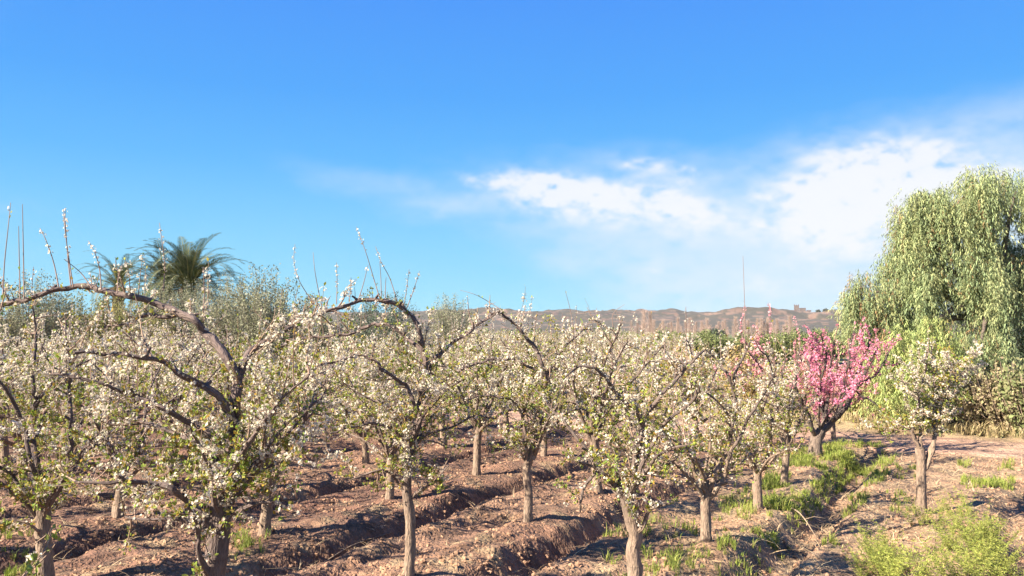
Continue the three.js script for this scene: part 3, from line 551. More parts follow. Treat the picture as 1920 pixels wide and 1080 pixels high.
// ------------------------------------------------------------------ orchard behind: six grown forms, copied row by row
function grownTree(seed, o, label, group, pos) {
  const r = rngOf(seed), root = thing(WHITE, label, 'fruit tree', pos, 0, group);
  const th = 0.62 + r() * 0.25, lean = (r() - 0.5) * 0.2, trunk = { pts: [V(0, -0.06, 0), V(lean * 0.3, th * 0.5, 0), V(lean, th, (r() - 0.5) * 0.1)], r: [0.075, 0.062] };
  const limbs = [], shoots = [], N = 9, fork = trunk.pts[2];
  for (let k = 0; k < N; k++) {
    const lowL = k % 3 === 2, az = k * 2.39996 + (r() - 0.5) * 0.5, len = lowL ? 1.15 + r() * 0.4 : 1.5 + r() * 0.55, d = V(Math.cos(az) * (lowL ? 1 : 0.62), lowL ? 0.55 + r() * 0.2 : 1.0 + r() * 0.4, Math.sin(az) * (lowL ? 1 : 0.62)).normalize(), q = fork.clone().add(V(0, -0.2 * r(), 0)), pts = [q.clone()], droop = lowL ? 0.3 + r() * 0.2 : 0.03 + r() * (r() < 0.4 ? 0.28 : 0.10);
    for (let j = 0; j < 7; j++) { q.addScaledVector(d, len / 7); d.y -= droop * j * 0.28; d.add(randDir(r).multiplyScalar(0.13)).normalize(); pts.push(q.clone()); }
    limbs.push({ pts, r: [0.036, 0.011] });
    if (!lowL) for (const j of r() < 0.5 ? [4, 6] : [5]) { const b = pts[j]; shoots.push({ pts: [b.clone(), b.clone().add(V((r() - 0.5) * 0.15, 0.35, 0)), b.clone().add(V((r() - 0.5) * 0.3, 0.45 + r() * 0.5, (r() - 0.5) * 0.2))], b: r() < 0.75 ? 0.2 : 2, r: 0.008 }); }
  }
  buildTree(root, trunk, limbs, shoots, { sides: 9, flower: 0.0165, petals: 4, density: 1.0, step: 0.08, sub: 7, leafL: 0.036, l: 0.3, reach: 1.1, ...o }, seed);
  return root;
}
const backLabel = 'white fruit tree in the crowded rows behind the front trees, this side of the olives', backGroup = 'orchard trees in the rows behind';
{
  const r = rngOf(404), spots = [];
  const add = (s, n, sc = 1, far = false) => { const [x, d] = xd(s, n); if (d > 3.5 && Math.abs(x) < d * 0.70 + 3.2) spots.push([x, d, sc * (0.92 + 0.26 * r()), far]); };
  const named = [[11.8, 1, 'white fruit tree close behind the leaning tree, its short trunk left of the slanting limb'], [14.3, 1, 'white fruit tree between the leaning tree and the tree on the ditch bank, farther back'], [16.9, 1, 'white fruit tree behind the stout pale trunk, last of its row before the track'],
    [7.1, 2, 'white fruit tree right behind the large gnarled tree, leaning trunk to its right'], [9.6, 2, 'white fruit tree directly behind the slender tree with the high arch'], [12.05, 2, 'white fruit tree between the slender arching tree and the wide V tree, farther back'], [14.6, 2, 'white fruit tree directly behind the wide V tree'], [17.1, 2, 'white fruit tree last of the third row, behind the V tree towards the right'],
    [11.9, 3, 'white fruit tree with a short trunk far behind, left of the slender arching tree'], [14.5, 3, 'white fruit tree far behind with a dark trunk, right of the slender arching tree']];
  for (const [s, k, label] of named) { add(s, ROW(k)); if (spots.length) spots[spots.length - 1][4] = label; }
  add(1.5, ROW(1)); add(1.7, ROW(2));
  for (let k = 3; k <= 9; k++) for (let s = k === 3 ? 4.1 : 1.2 + r() * 1.2; s < 19; s += 2.6) if (!(k === 3 && s > 10 && s < 15)) add(s + (r() - 0.5) * 0.3, ROW(k) + (r() - 0.5) * 0.2);
  for (let k = 6; k <= 12; k++) for (let s = 26 + r(); s < 56; s += 2.6 + r() * 0.3) add(s, ROW(k) + (r() - 0.5) * 0.3, 1, true);
  for (let k = 3; k <= 5; k++) for (let s = 25.5 + r(); s < 34 + (k - 3) * 5; s += 2.7) add(s, ROW(k) - 0.4, 0.9, true);
  const forms = [], taken = new Set();
  const farLabel = 'distant white fruit tree in the pale orchard block beyond the dirt track, below the hills', farGroup = 'distant orchard trees beyond the track';
  spots.forEach(([x, d, sc, far, own], i) => {
    const label = own ?? (far ? farLabel : backLabel), group = own ? undefined : far ? farGroup : backGroup;
    const k = i % 6; const y = height(x, d) - 0.02;
    if (!forms[k]) { forms[k] = grownTree(900 + k * 13, { l: [0.2, 0.34, 0.26, 0.46, 0.3, 0.24][k], b: [0.66, 0.5, 0.6, 0.44, 0.56, 0.62][k], density: [1.1, 0.9, 1.2, 0.95, 0.8, 1.05][k], petal: [[0.80, 0.735, 0.655], [0.80, 0.70, 0.64], [0.82, 0.77, 0.69], [0.77, 0.72, 0.60], [0.80, 0.72, 0.67], [0.81, 0.75, 0.65]][k] }, label, group, [x, y, -d]); forms[k].rotation.y = r() * 6.28; forms[k].scale.setScalar(sc); }
    else { const c = copy(forms[k], [x, y, -d], r() * 6.28, sc, label); delete c.userData.group; if (group) c.userData.group = group; }
  });
  // two smaller pink trees behind
  const p1 = at(1462, 700, 18.2), p2 = at(1560, 700, 19.4);
  const pinkO = { petal: [0.92, 0.46, 0.56], bud: [0.80, 0.24, 0.38], leaf: [0.24, 0.18, 0.07], l: 0.06, flower: 0.024, density: 0.8 };
  const a = grownTree(1201, pinkO, 'pale pink tree half hidden behind white trees, left of the bright pink tree', undefined, [p1.x, height(p1.x, -p1.z), p1.z]); a.scale.setScalar(1.12); a.name = numbered('pink_tree'); a.userData.category = 'blossoming tree';
  const b = copy(a, [p2.x, height(p2.x, -p2.z), p2.z], 2, 0.85, 'small pink tree with a thin trunk close behind the bright pink tree');
}

// ------------------------------------------------------------------ weeping pepper tree
{
  const D0 = 23, foot = at(1868, 800, D0); foot.y = height(foot.x, -foot.z);
  const root = thing('weeping_tree', 'tall weeping tree with hanging light green foliage at the right edge', 'tree', [foot.x, foot.y, foot.z]);
  const loc = (px, py, dz = 0) => at(px, py, D0 + dz).sub(foot);
  const bc = () => [0.16, 0.125, 0.10];
  { const g = new Geo(true), c = curveOf([V(0, -0.1, 0), loc(1872, 720), loc(1864, 640), loc(1878, 560)], 0.1); tube(g, c.pts, c.pts.map((_, k) => lerp(0.42, 0.26, k / (c.pts.length - 1))), 12, bc, 0.12, 3); part('trunk', g.build(), barkM, root); }
  const r = rngOf(77);
  // lobes of the crown: top centre in pixels, half width, half depth (m), hang (m), depth offset, share, tone
  const lobes = [
    { x: 1848, y: 312, a: 1.3, b: 1.3, hang: 2.6, z: -0.2, w: 1.3, c: 0 }, { x: 1762, y: 345, a: 1.1, b: 1.2, hang: 2.6, z: -0.4, w: 1.2, c: 0 }, { x: 1722, y: 352, a: 0.62, b: 0.8, hang: 2.2, z: -0.2, w: 0.8, c: 0 }, { x: 1700, y: 400, a: 0.5, b: 0.7, hang: 2.4, z: -0.4, w: 0.7, c: 0 }, { x: 1905, y: 318, a: 1.2, b: 1.2, hang: 2.4, z: 0.2, w: 1, c: 1 },
    { x: 1702, y: 450, a: 0.62, b: 1.0, hang: 2.9, z: 0, w: 1.1, c: 0 }, { x: 1800, y: 480, a: 1.4, b: 1.0, hang: 3.2, z: -1.3, w: 1.5, c: 1 }, { x: 1900, y: 470, a: 1.1, b: 1.0, hang: 2.0, z: -0.9, w: 0.6, c: 1 },
    { x: 1640, y: 508, a: 0.72, b: 0.8, hang: 2.6, z: -0.5, w: 1.05, c: 0 }, { x: 1605, y: 530, a: 0.35, b: 0.5, hang: 1.6, z: -0.5, w: 0.35, c: 0 }, { x: 1725, y: 590, a: 1.15, b: 1.0, hang: 3.1, z: -1.7, w: 1.3, c: 2 }, { x: 1840, y: 600, a: 1.1, b: 0.9, hang: 2.2, z: -2.0, w: 1.0, c: 1 },
    { x: 1672, y: 640, a: 0.75, b: 0.8, hang: 2.6, z: -1.9, w: 0.9, c: 2 }, { x: 1990, y: 420, a: 1.7, b: 1.6, hang: 3.6, z: 0.3, w: 1.6, c: 1 }, { x: 1950, y: 600, a: 1.2, b: 1.2, hang: 2.2, z: -1.0, w: 0.9, c: 1 }, { x: 1850, y: 450, a: 1.8, b: 1.3, hang: 4.0, z: 1.6, w: 1.2, c: 0 },
  ];
  for (const l of lobes) { const t = loc(l.x, l.y + 40, l.z), f = loc(1870, 590), mid = f.clone().lerp(t, 0.55); mid.y += 0.5; const g = new Geo(true), c = curveOf([f, mid, t], 0.15); tube(g, c.pts, c.pts.map((_, k) => lerp(0.13, 0.03, k / (c.pts.length - 1))), 7, bc, 0.1, l.x); part('limb', g.build(), barkM, root); }
  // a hanging spray: a thin cord with narrow feathered leaves
  function spray(seed) {
    const q = rngOf(seed), g = new Geo(), cord = new Geo(); let p = V(0, 0, 0); const N = 34; const d = V((q() - 0.5) * 0.4, -1, (q() - 0.5) * 0.4).normalize();
    for (let k = 0; k < N; k++) {
      const side = q() * 6.283, L = 0.11 + q() * 0.10, sp = 0.5 + q() * 0.9, e = p.clone().add(V(Math.cos(side) * L * sp * 0.8, -L * 0.8, Math.sin(side) * L * sp * 0.8)), m = p.clone().lerp(e, 0.45); m.x += Math.cos(side) * 0.03; m.z += Math.sin(side) * 0.03; m.y += 0.02;
      const wv = V(-Math.sin(side), 0, Math.cos(side)), W = 0.010, t = 0.8 + q() * 0.4, c = [t, t, t];
      const a0 = g.v(p.x, p.y, p.z, c), l1 = g.v(m.x + wv.x * W, m.y, m.z + wv.z * W, c), r1 = g.v(m.x - wv.x * W, m.y, m.z - wv.z * W, c), t1 = g.v(e.x, e.y, e.z, c); g.tri(a0, l1, r1); g.tri(l1, t1, r1);
      const m2 = p.clone().lerp(e, 0.7), W2 = 0.013; const l2 = g.v(m2.x + wv.x * W2, m2.y - 0.02, m2.z + wv.z * W2, c), r2 = g.v(m2.x - wv.x * W2, m2.y - 0.02, m2.z - wv.z * W2, c); g.tri(l1, l2, r1); g.tri(r1, r2, l1);
      p = p.clone().addScaledVector(d, 0.031); d.x += (q() - 0.5) * 0.12; d.z += (q() - 0.5) * 0.12; d.normalize();
    }
    return g.build();
  }
  const tones = [[[0.32, 0.38, 0.175], [0.25, 0.315, 0.155], [0.38, 0.40, 0.185]], [[0.30, 0.37, 0.175], [0.24, 0.31, 0.155], [0.37, 0.40, 0.19]], [[0.37, 0.435, 0.15], [0.31, 0.385, 0.135], [0.42, 0.435, 0.165]]];
  const sprays = [0, 1, 2, 3].map((k) => spray(50 + k)), lists = [[], [], [], []], m = new THREE.Matrix4(), Q = new THREE.Quaternion(), E = new THREE.Euler();
  for (const l of lobes) {
    const foot0 = loc(1735, 700, -1.7).x, C = loc(l.x, l.y, l.z), count = Math.round(140 * l.w), tone = tones[l.c], clump = [];
    for (let k = 0; k < 11; k++) clump.push([r() * 6.28, Math.sqrt(r()), 0.55 + 0.6 * r(), (r() - 0.5) * 0.5]);
    for (let k = 0; k < count; k++) {
      const cl = clump[Math.floor(r() * clump.length)], a = cl[0] + (r() - 0.5) * 0.42, q = clamp(cl[1] + (r() - 0.5) * 0.28, 0, 1.1), x = Math.cos(a) * q * l.a, z = Math.sin(a) * q * l.b, drop = q * q * 0.42 + r() * 0.25;
      const L = l.hang * cl[2] * (0.4 + 0.7 * r()) * (0.55 + 0.55 * q), nn = Math.max(1, Math.round(L / 0.62)), tcol = tone[Math.floor(r() * 3)], br = 0.8 + r() * 0.4, dry = r() < 0.05;
      const ox = x * 0.05 / Math.max(0.3, q), oz = z * 0.05 / Math.max(0.3, q);
      for (let j = 0; j < nn; j++) {
        const y = C.y - drop + cl[3] - j * 0.62 - r() * 0.2, px = C.x + x + ox * Math.sqrt(j) + (r() - 0.5) * 0.42, pz = C.z + z + oz * Math.sqrt(j) + (r() - 0.5) * 0.42; if (y < (l.c === 2 && px < foot0 ? 0.7 : 2.0) + r() * 0.8) continue;
        Q.setFromEuler(E.set((r() - 0.5) * 0.7, r() * 6.28, (r() - 0.5) * 0.7)); const s = 0.6 + r() * 0.5; m.compose(V(px, y, pz), Q, V(s, s * 1.05, s));
        lists[Math.floor(r() * 4)].push([m.clone(), dry ? [0.32, 0.21, 0.10] : [tcol[0] * br, tcol[1] * br, tcol[2] * br]]);
      }
    }
  }
  lists.forEach((list, k) => { const im = new THREE.InstancedMesh(sprays[k], dullLeafM, list.length), c = new THREE.Color(); list.forEach(([mm, cc], i) => { im.setMatrixAt(i, mm); im.setColorAt(i, c.setRGB(...cc)); }); im.name = 'hanging_foliage'; im.userData.kind = 'stuff'; im.castShadow = im.receiveShadow = true; root.add(im); });
}

// ------------------------------------------------------------------ palms
{
  function frondGeo(seed, L, droop, c1, c2) {
    const r = rngOf(seed), g = new Geo(), N = 34, p = V(0, 0, 0), d = V(0.55, 0.83, 0).normalize(), pts = [];
    for (let k = 0; k <= N; k++) { pts.push([p.clone(), d.clone()]); p.addScaledVector(d, L / N); d.y -= droop / N * (0.6 + 1.4 * k / N); d.normalize(); }
    for (let k = 0; k < N; k++) { const [a, da] = pts[k], [b] = pts[k + 1], w = 0.035 * (1 - k / N) + 0.008, c = mix3(c1, [0.30, 0.27, 0.10], 0.5); const i = g.v(a.x, a.y, a.z - w, c), j = g.v(a.x, a.y, a.z + w, c), e = g.v(b.x, b.y, b.z - w, c), f = g.v(b.x, b.y, b.z + w, c); g.tri(i, j, e); g.tri(j, f, e); }
    for (let k = 3; k < N; k++) for (const s of [-1, 1]) {
      const [a, d0] = pts[k], t = k / N, len = 0.46 * Math.sin(Math.PI * clamp(0.16 + t * 0.80, 0, 1)) + 0.06, up = V(-d0.y, d0.x, 0), dir = d0.clone().multiplyScalar(1.05).add(V(0, 0, s * 0.8)).addScaledVector(up, 0.35).normalize(), tip = a.clone().addScaledVector(dir, len); tip.y -= 0.10 * len + r() * 0.06; const c = mix3(c1, c2, r());
      const w = d0.clone().multiplyScalar(0.034); const mid = a.clone().lerp(tip, 0.4); const i = g.v(a.x, a.y, a.z, c), j = g.v(mid.x + w.x, mid.y + w.y, mid.z + w.z, c), e = g.v(mid.x - w.x, mid.y - w.y, mid.z - w.z, c), f = g.v(tip.x, tip.y, tip.z, c); g.tri(i, j, e); g.tri(j, f, e);
    }
    return g.build();
  }
  const gr1 = [0.046, 0.062, 0.026], gr2 = [0.095, 0.11, 0.045];
  const kinds = [frondGeo(1, 3.6, 1.5, gr1, gr2), frondGeo(2, 3.3, 2.0, gr1, gr2), frondGeo(3, 3.2, 1.1, gr1, gr2)], dry = frondGeo(5, 2.3, 2.0, [0.36, 0.27, 0.06], [0.42, 0.33, 0.10]);
  function palm(label, px, py, D, size, count, dryCount, seed) {
    const r = rngOf(seed), c = at(px, py, D), g0 = height(c.x, -c.z), root = thing('palm_tree', label, 'palm tree', [c.x, g0, c.z]), h = c.y - g0;
    const g = new Geo(true), pts = []; for (let k = 0; k <= 30; k++) pts.push(V(0.04 * Math.sin(k), h * k / 30, 0));
    tube(g, pts, pts.map((_, k) => (0.36 + 0.035 * (k % 2)) * size + 0.1 * sstep(25, 30, k)), 12, () => [0.15, 0.11, 0.075], 0.08, seed); part('trunk', g.build(), barkM, root);
    for (let k = 0; k < count; k++) {
      const t = (k + 0.5) / count, isDry = k < dryCount, f = part('frond', isDry ? dry : kinds[Math.floor(r() * 3)], dullLeafM, root);
      f.position.set(0, h, 0); f.rotation.order = 'YXZ'; f.rotation.y = k * 2.39996 + r() * 0.3; f.rotation.z = isDry ? -0.95 : lerp(-1.1, 0.45, Math.pow(t, 0.8)) + (r() - 0.5) * 0.2; f.rotation.x = (r() - 0.5) * 0.4; f.scale.setScalar(size * (0.85 + 0.3 * r()));
      if (isDry) f.userData.label = 'yellowed drooping frond';
    }
    return root;
  }
  palm('dark green palm with a dense round crown, tallest of the palms on the left', 352, 542, 44, 1.14, 84, 0, 5);
  palm('palm with fronds leaning left, against the left side of the tallest palm', 312, 545, 45.5, 1.02, 58, 2, 9);
  palm('small palm with yellowed lower fronds at the left end of the palm group', 222, 540, 46, 0.85, 36, 7, 13);
}

// ------------------------------------------------------------------ olives, shrubs and bare poplars
function bushForm(name, label, category, pos, o, seed, group) {          // many thin stems, small leaves on them
  const r = rngOf(seed), root = thing(name, label, category, pos, 0, group), st = new Geo(true), lv = new Geo(), H = o.h, R = o.w / 2;
  const trunkPts = [V(0, -0.1, 0), V(0.06, H * 0.14, 0.03), V(0, H * 0.28, 0)], g = new Geo(true);
  tube(g, trunkPts, [o.trunk, o.trunk * 0.8, o.trunk * 0.6], 8, () => [0.17, 0.135, 0.105], 0.1, seed); part('trunk', g.build(), barkM, root);
  for (let k = 0; k < o.stems; k++) {
    const a = r() * 6.283, q = Math.sqrt(r()), tx = Math.cos(a) * R * q, tz = Math.sin(a) * R * q, ty = H * (0.55 + 0.45 * (1 - q * q * (o.round ?? 0.7))) * (0.72 + 0.33 * r());
    const b = V(tx * 0.25, H * (o.low ?? 0.24) * (0.6 + 0.8 * r()), tz * 0.25), m = V(tx * 0.75, lerp(b.y, ty, 0.55), tz * 0.75), e = V(tx, ty, tz), c = curveOf([b, m, e], 0.12);
    tube(st, c.pts, c.pts.map((_, i) => lerp(0.018, 0.005, i / (c.pts.length - 1))), 3, () => o.stemC ?? [0.18, 0.15, 0.11]);
    const n = c.pts.length; for (let i = Math.floor(n * 0.15); i < n; i++) for (let j = 0; j < (o.leaves ?? 5); j++) {
      const d = randDir(r); d.y += 0.5; d.normalize(); const s = 0.7 + r() * 0.6, p = c.pts[i].clone().addScaledVector(randDir(r), o.fuzz ?? 0.14), v = 0.7 + r() * 0.6, tone = r() < 0.5 ? o.c1 : o.c2;
      leaf(lv, p, d, o.leafL * s, o.leafW * s, r, [tone[0] * v, tone[1] * v, tone[2] * v]);
    }
  }
  part('branches', st.build(), twigM, root, true); part('foliage', lv.build(), dullLeafM, root, true);
  return root;
}
const onGround = (px, d) => { const p = at(px, 600, d); return [p.x, height(p.x, d), p.z]; };
const olive1 = [0.20, 0.21, 0.12], olive2 = [0.29, 0.285, 0.195];
{
  const O = { h: 5.3, w: 3.8, trunk: 0.14, stems: 110, leafL: 0.085, leafW: 0.022, c1: olive1, c2: olive2, leaves: 8 };
  const base = bushForm('olive_tree', 'grey-green olive tree with feathery upright twigs right of the palms', 'olive tree', onGround(505, 31), O, 301);
  copy(base, onGround(432, 34), 1.3, 0.98, 'grey-green olive tree in front of the tallest palm');
  copy(base, onGround(62, 31), 2.2, 0.95, 'grey-green olive tree by the left edge behind the arching limb');
  copy(base, onGround(575, 38), 4, 0.83, 'low olive tree right of the feathery olive, under the tall shoots');
  copy(base, onGround(845, 47), 5.2, 0.93, 'small olive tree at the left end of the hill crest');
  copy(base, onGround(-40, 33), 0.4, 0.85, 'olive tree at the very left edge above the blossom');
  const B = bushForm('olive_tree', 'dark bluish-green bushy tree beneath the high blossoming arch', 'tree', onGround(712, 38), { ...O, h: 4.6, w: 4.8, c1: [0.085, 0.115, 0.075], c2: [0.12, 0.145, 0.10], stems: 110 }, 311);
  copy(B, onGround(470, 46), 2, 1.1, 'dark bushy tree at the right foot of the tallest palm');
  copy(base, onGround(292, 38), 3.3, 0.96, 'olive tree hiding the foot of the middle palm'); copy(base, onGround(368, 38), 0.9, 0.97, 'olive tree hiding the trunk of the tallest palm');
  const Y = bushForm('shrub', 'yellow-green shrub left of the palms above the arching limb', 'shrub', onGround(150, 33), { ...O, h: 4.9, w: 4.4, c1: [0.21, 0.20, 0.06], c2: [0.26, 0.24, 0.09], stems: 100 }, 321);
  copy(Y, onGround(240, 35), 1, 0.92, 'yellow-green shrub below the small palm');
  // young olives as a pale green belt beyond the dry field
  const r = rngOf(66); let k = 0;
  const young = bushForm('young_olive_tree', 'young green olive in the belt of trees beyond the orchard', 'olive tree', onGround(1190, 62), { h: 2.5, w: 3.2, trunk: 0.08, stems: 70, leafL: 0.14, leafW: 0.04, c1: [0.15, 0.18, 0.065], c2: [0.20, 0.225, 0.09], leaves: 6, low: 0.1 }, 331, 'young olives in the belt beyond the orchard');
  for (let px = 880; px < 1560; px += 27) { for (const d of [63, 70]) { if (px < 1230 && px > 1150 && d === 63) continue; copy(young, onGround(px + (r() - 0.5) * 16 + (d > 65 ? 14 : 0), d + (r() - 0.5) * 3), r() * 6, 0.85 + 0.3 * r()); } }
  const dark = bushForm('evergreen_bush', 'dark rounded evergreen in front of the bare pinkish poplars', 'tree', onGround(1342, 92), { ...O, h: 2.9, w: 2.6, c1: [0.06, 0.08, 0.055], c2: [0.07, 0.085, 0.055], stems: 90, leaves: 7, leafL: 0.2, leafW: 0.08, low: 0.1 }, 341);
  copy(dark, onGround(1530, 98), 2, 0.9, 'dark bush shape standing in for a rock shadow seen through the pink blossom');  // added bush copy, stands in for a dark bluish rock shadow
}
{ // bare poplars: a leader with steep thin branches
  const r = rngOf(88), g = new Geo(true), t = new Geo(true), pc = () => [0.33, 0.235, 0.19];
  tube(t, [V(0, 0, 0), V(0.05, 3, 0), V(0, 6.5, 0.05), V(0, 9, 0)], [0.07, 0.06, 0.045, 0.02], 5, () => [0.36, 0.27, 0.22]);
  for (let k = 0; k < 420; k++) { const h = 0.3 + r() * 7.9, a = r() * 6.283, L = (1.3 + r() * 1.7) * (1 - h / 14), o = (0.35 + 0.75 * r()) * L, b = V(0, h, 0), e = V(Math.cos(a) * o, h + L, Math.sin(a) * o); tube(g, [b, b.clone().lerp(e, 0.5).add(V(Math.cos(a) * 0.1, 0, Math.sin(a) * 0.1)), e], [0.022, 0.018, 0.008], 3, pc); }
  const tg = t.build(), bg = g.build();
  const label = 'slender bare poplar in the pinkish row below the hills', group = 'bare poplars below the hills';
  let first = null; const rr = rngOf(99);
  for (let px = 1185; px < 1490; px += 5.5) {
    const d = 250 + (rr() - 0.5) * 110, pos = onGround(px + (rr() - 0.5) * 7, d), sc = 0.42 + 0.36 * rr();
    if (!first) { first = thing('poplar', label, 'poplar', pos, 0, group); part('trunk', tg, twigM, first); part('branches', bg, twigM, first, true); first.scale.setScalar(sc); } else copy(first, pos, rr() * 6, sc);
  }
  copy(first, onGround(1208, 236), 1, 1.02, 'taller bare poplar, left one of the pair rising above the pinkish row').userData.group = undefined;
  copy(first, onGround(1219, 240), 2, 1.0, 'taller bare poplar, right one of the pair rising above the pinkish row').userData.group = undefined;
}
{ // ruined tower on the ridge
  const az = Math.atan((1495 - 960) / F), r0 = 1085, x = Math.sin(az) * r0, d = Math.cos(az) * r0, y = hillHeight(x, d) - 0.6;
  const root = thing('stone_ruin', 'small square stone tower with a low building on the hill crest', 'ruin', [x, y, -d], -az);
  const box = (w, h, dep, x0, y0, z0) => { const g = new THREE.BoxGeometry(w, h, dep, 4, 4, 4).translate(x0, y0 + h / 2, z0), P = g.attributes.position, c = new Float32Array(P.count * 3), r = rngOf(Math.round(w * 10)); for (let i = 0; i < P.count; i++) { const v = 0.85 + 0.3 * vnoise(P.getX(i) * 3 + 40, P.getY(i) * 3 + 40); c.set([0.10 * v, 0.075 * v, 0.065 * v], i * 3); } g.setAttribute('color', new THREE.BufferAttribute(c, 3)); return g; };
  part('tower', box(6.2, 8.6, 6, -1, 0, 0), stoneM, root); part('parapet', mergeGeometries([box(1.4, 1.1, 6.2, -3.5, 8.6, 0), box(1.3, 0.9, 6.2, -1, 8.6, 0), box(1.2, 1.2, 6.2, 1.5, 8.6, 0)]), stoneM, root);
  part('building', box(8, 4.4, 6, 6.4, 0, 0), stoneM, root); part('roof', box(8.6, 0.7, 6.6, 6.4, 4.41, 0), stoneM, root); part('low_wall', box(6, 2.2, 4, 14, 0, 0), stoneM, root);
  const f = bushForm('hill_tree', 'lone tree on the hill crest right of the tower ruin', 'tree', [0, 0, 0], { h: 8, w: 7, trunk: 0.3, stems: 40, leafL: 0.9, leafW: 0.4, c1: [0.06, 0.07, 0.045], c2: [0.09, 0.095, 0.06], leaves: 2, fuzz: 0.4, low: 0.5 }, 351);
  const place = (o, px, sc) => { const a = Math.atan((px - 960) / F), X = Math.sin(a) * r0, Dd = Math.cos(a) * r0; o.position.set(X, hillHeight(X, Dd) - 0.3, -Dd); o.scale.setScalar(sc); };
  place(f, 1534, 1); place(copy(f, [0, 0, 0], 1, 1, 'tallest of the trees on the hill crest right of the tower ruin'), 1548, 1.2); place(copy(f, [0, 0, 0], 3, 1, 'low tree on the hill crest near the weeping tree'), 1566, 0.6);
}

// ------------------------------------------------------------------ shrubs and dry grass along the track
function tuft(seed, n, h, w, c1, c2, lean = 0.5) {                      // narrow bent blades from one root
  const r = rngOf(seed), g = new Geo();
  for (let k = 0; k < n; k++) {
    const a = r() * 6.283, L = h * (0.5 + 0.6 * r()), o = lean * L * (0.2 + r()), b = V((r() - 0.5) * 0.08, 0, (r() - 0.5) * 0.08), m = V(b.x + Math.cos(a) * o * 0.35, L * 0.62, b.z + Math.sin(a) * o * 0.35), e = V(b.x + Math.cos(a) * o, L * (0.98 - 0.25 * lean * r()), b.z + Math.sin(a) * o), s = V(-Math.sin(a), 0, Math.cos(a)), c = mix3(c1, c2, r());
    const i = g.v(b.x - s.x * w, b.y - 0.02, b.z - s.z * w, c), j = g.v(b.x + s.x * w, b.y - 0.02, b.z + s.z * w, c), p = g.v(m.x - s.x * w * 0.8, m.y, m.z - s.z * w * 0.8, c), q = g.v(m.x + s.x * w * 0.8, m.y, m.z + s.z * w * 0.8, c), t = g.v(e.x, e.y, e.z, c);
    g.tri(i, j, p); g.tri(j, q, p); g.tri(p, q, t);
  }
  return g.build();
}
function scatter(name, label, category, geos, material, spots, seed, tint) {   // uncountable ground cover, one object
  const r = rngOf(seed), root = thing(name, label, category); root.userData.kind = 'stuff';
  const lists = geos.map(() => []); for (const s of spots) lists[Math.floor(r() * geos.length)].push(s);
  lists.forEach((list, k) => {
    if (!list.length) return; const im = new THREE.InstancedMesh(geos[k], material, list.length), m = new THREE.Matrix4(), q = new THREE.Quaternion(), e = new THREE.Euler(), c = new THREE.Color();
    list.forEach(([x, d, s, sy, flat], i) => { q.setFromEuler(e.set((r() - 0.5) * (flat ?? 0.2), r() * 6.283, (r() - 0.5) * (flat ?? 0.2))); m.compose(V(x, height(x, d), -d), q, V(s, s * (sy ?? 1), s)); im.setMatrixAt(i, m); const v = 0.75 + r() * 0.5; im.setColorAt(i, c.setRGB(v * (tint ? 0.9 + 0.2 * r() : 1), v, v)); });
    im.name = name + '_mass'; im.userData.kind = 'stuff'; im.castShadow = im.receiveShadow = true; root.add(im);
  });
  return root;
}
{
  const r = rngOf(515), spots = [];
  for (let k = 0; k < 6500; k++) { const s = 23.2 + Math.pow(r(), 1.6) * 15, n = -12 + r() * 36, [x, d] = xd(s - 0.010 * Math.pow(Math.max(0, n - 4), 2), n); if (Math.abs(x) > d * 0.75) continue; if (fbm(x * 0.5 + 3, d * 0.5, 3) < 0.46) continue; spots.push([x, d, 0.7 + r() * 0.7, 0.8 + r() * 0.5]); }
  scatter('dry_grass', 'tall dry straw-coloured grass beyond the dirt track', 'dry grass', [tuft(1, 16, 0.34, 0.007, [0.38, 0.28, 0.16], [0.26, 0.22, 0.10], 1.0), tuft(2, 14, 0.22, 0.008, [0.35, 0.26, 0.14], [0.22, 0.23, 0.09], 1.2)], strawM, spots, 1);
  // shrubs under and beside the weeping tree
  const S = { h: 1.9, w: 2.4, trunk: 0.05, stems: 70, leafL: 0.10, leafW: 0.03, c1: [0.34, 0.27, 0.17], c2: [0.28, 0.25, 0.13], leaves: 4, low: 0.08, stemC: [0.34, 0.25, 0.19] };
  const dryS = bushForm('dry_shrub', 'brown twiggy shrub at the foot of the weeping tree, right edge', 'shrub', onGround(1885, 20.6), S, 601);
  copy(dryS, onGround(1808, 21.2), 2, 0.8, 'brown twiggy shrub right behind the lone narrow fruit tree');
  const gS = bushForm('green_shrub', 'green leafy shrub under the hanging foliage at the far right edge', 'shrub', onGround(1925, 19.8), { ...S, h: 2.0, w: 1.6, c1: [0.17, 0.20, 0.08], c2: [0.23, 0.23, 0.11], leaves: 5 }, 603);
  copy(dryS, onGround(1945, 21.4), 4, 0.95, 'brown twiggy shrub cut by the right edge, behind the green one'); copy(dryS, onGround(1838, 21.9), 5, 0.95, 'brown twiggy shrub under the middle of the weeping tree');
  copy(gS, onGround(1846, 21.0), 1, 0.62, 'low green shrub between the two brown shrubs');
  const pS = bushForm('pale_shrub', 'pale yellow-green shrub across the track behind the pink tree', 'shrub', onGround(1608, 24.5), { ...S, h: 1.5, w: 2.2, c1: [0.29, 0.27, 0.10], c2: [0.22, 0.24, 0.08], leaves: 6 }, 605);
  copy(pS, onGround(1648, 23.6), 3, 0.85, 'pale yellow-green shrub just left of the hanging foliage'); copy(pS, onGround(1500, 27), 1, 1.1, 'pale shrub across the track left of the pink trunk');
  const gold = bushForm('golden_shrub', 'golden dry shrub seen through the crown of the leaning tree', 'shrub', onGround(1282, 30), { ...S, h: 2.1, w: 1.9, c1: [0.40, 0.29, 0.12], c2: [0.35, 0.28, 0.13], leaves: 5 }, 607);
  copy(gold, onGround(1396, 29), 2, 1.05, 'golden dry shrub seen through the tree on the ditch bank');
}
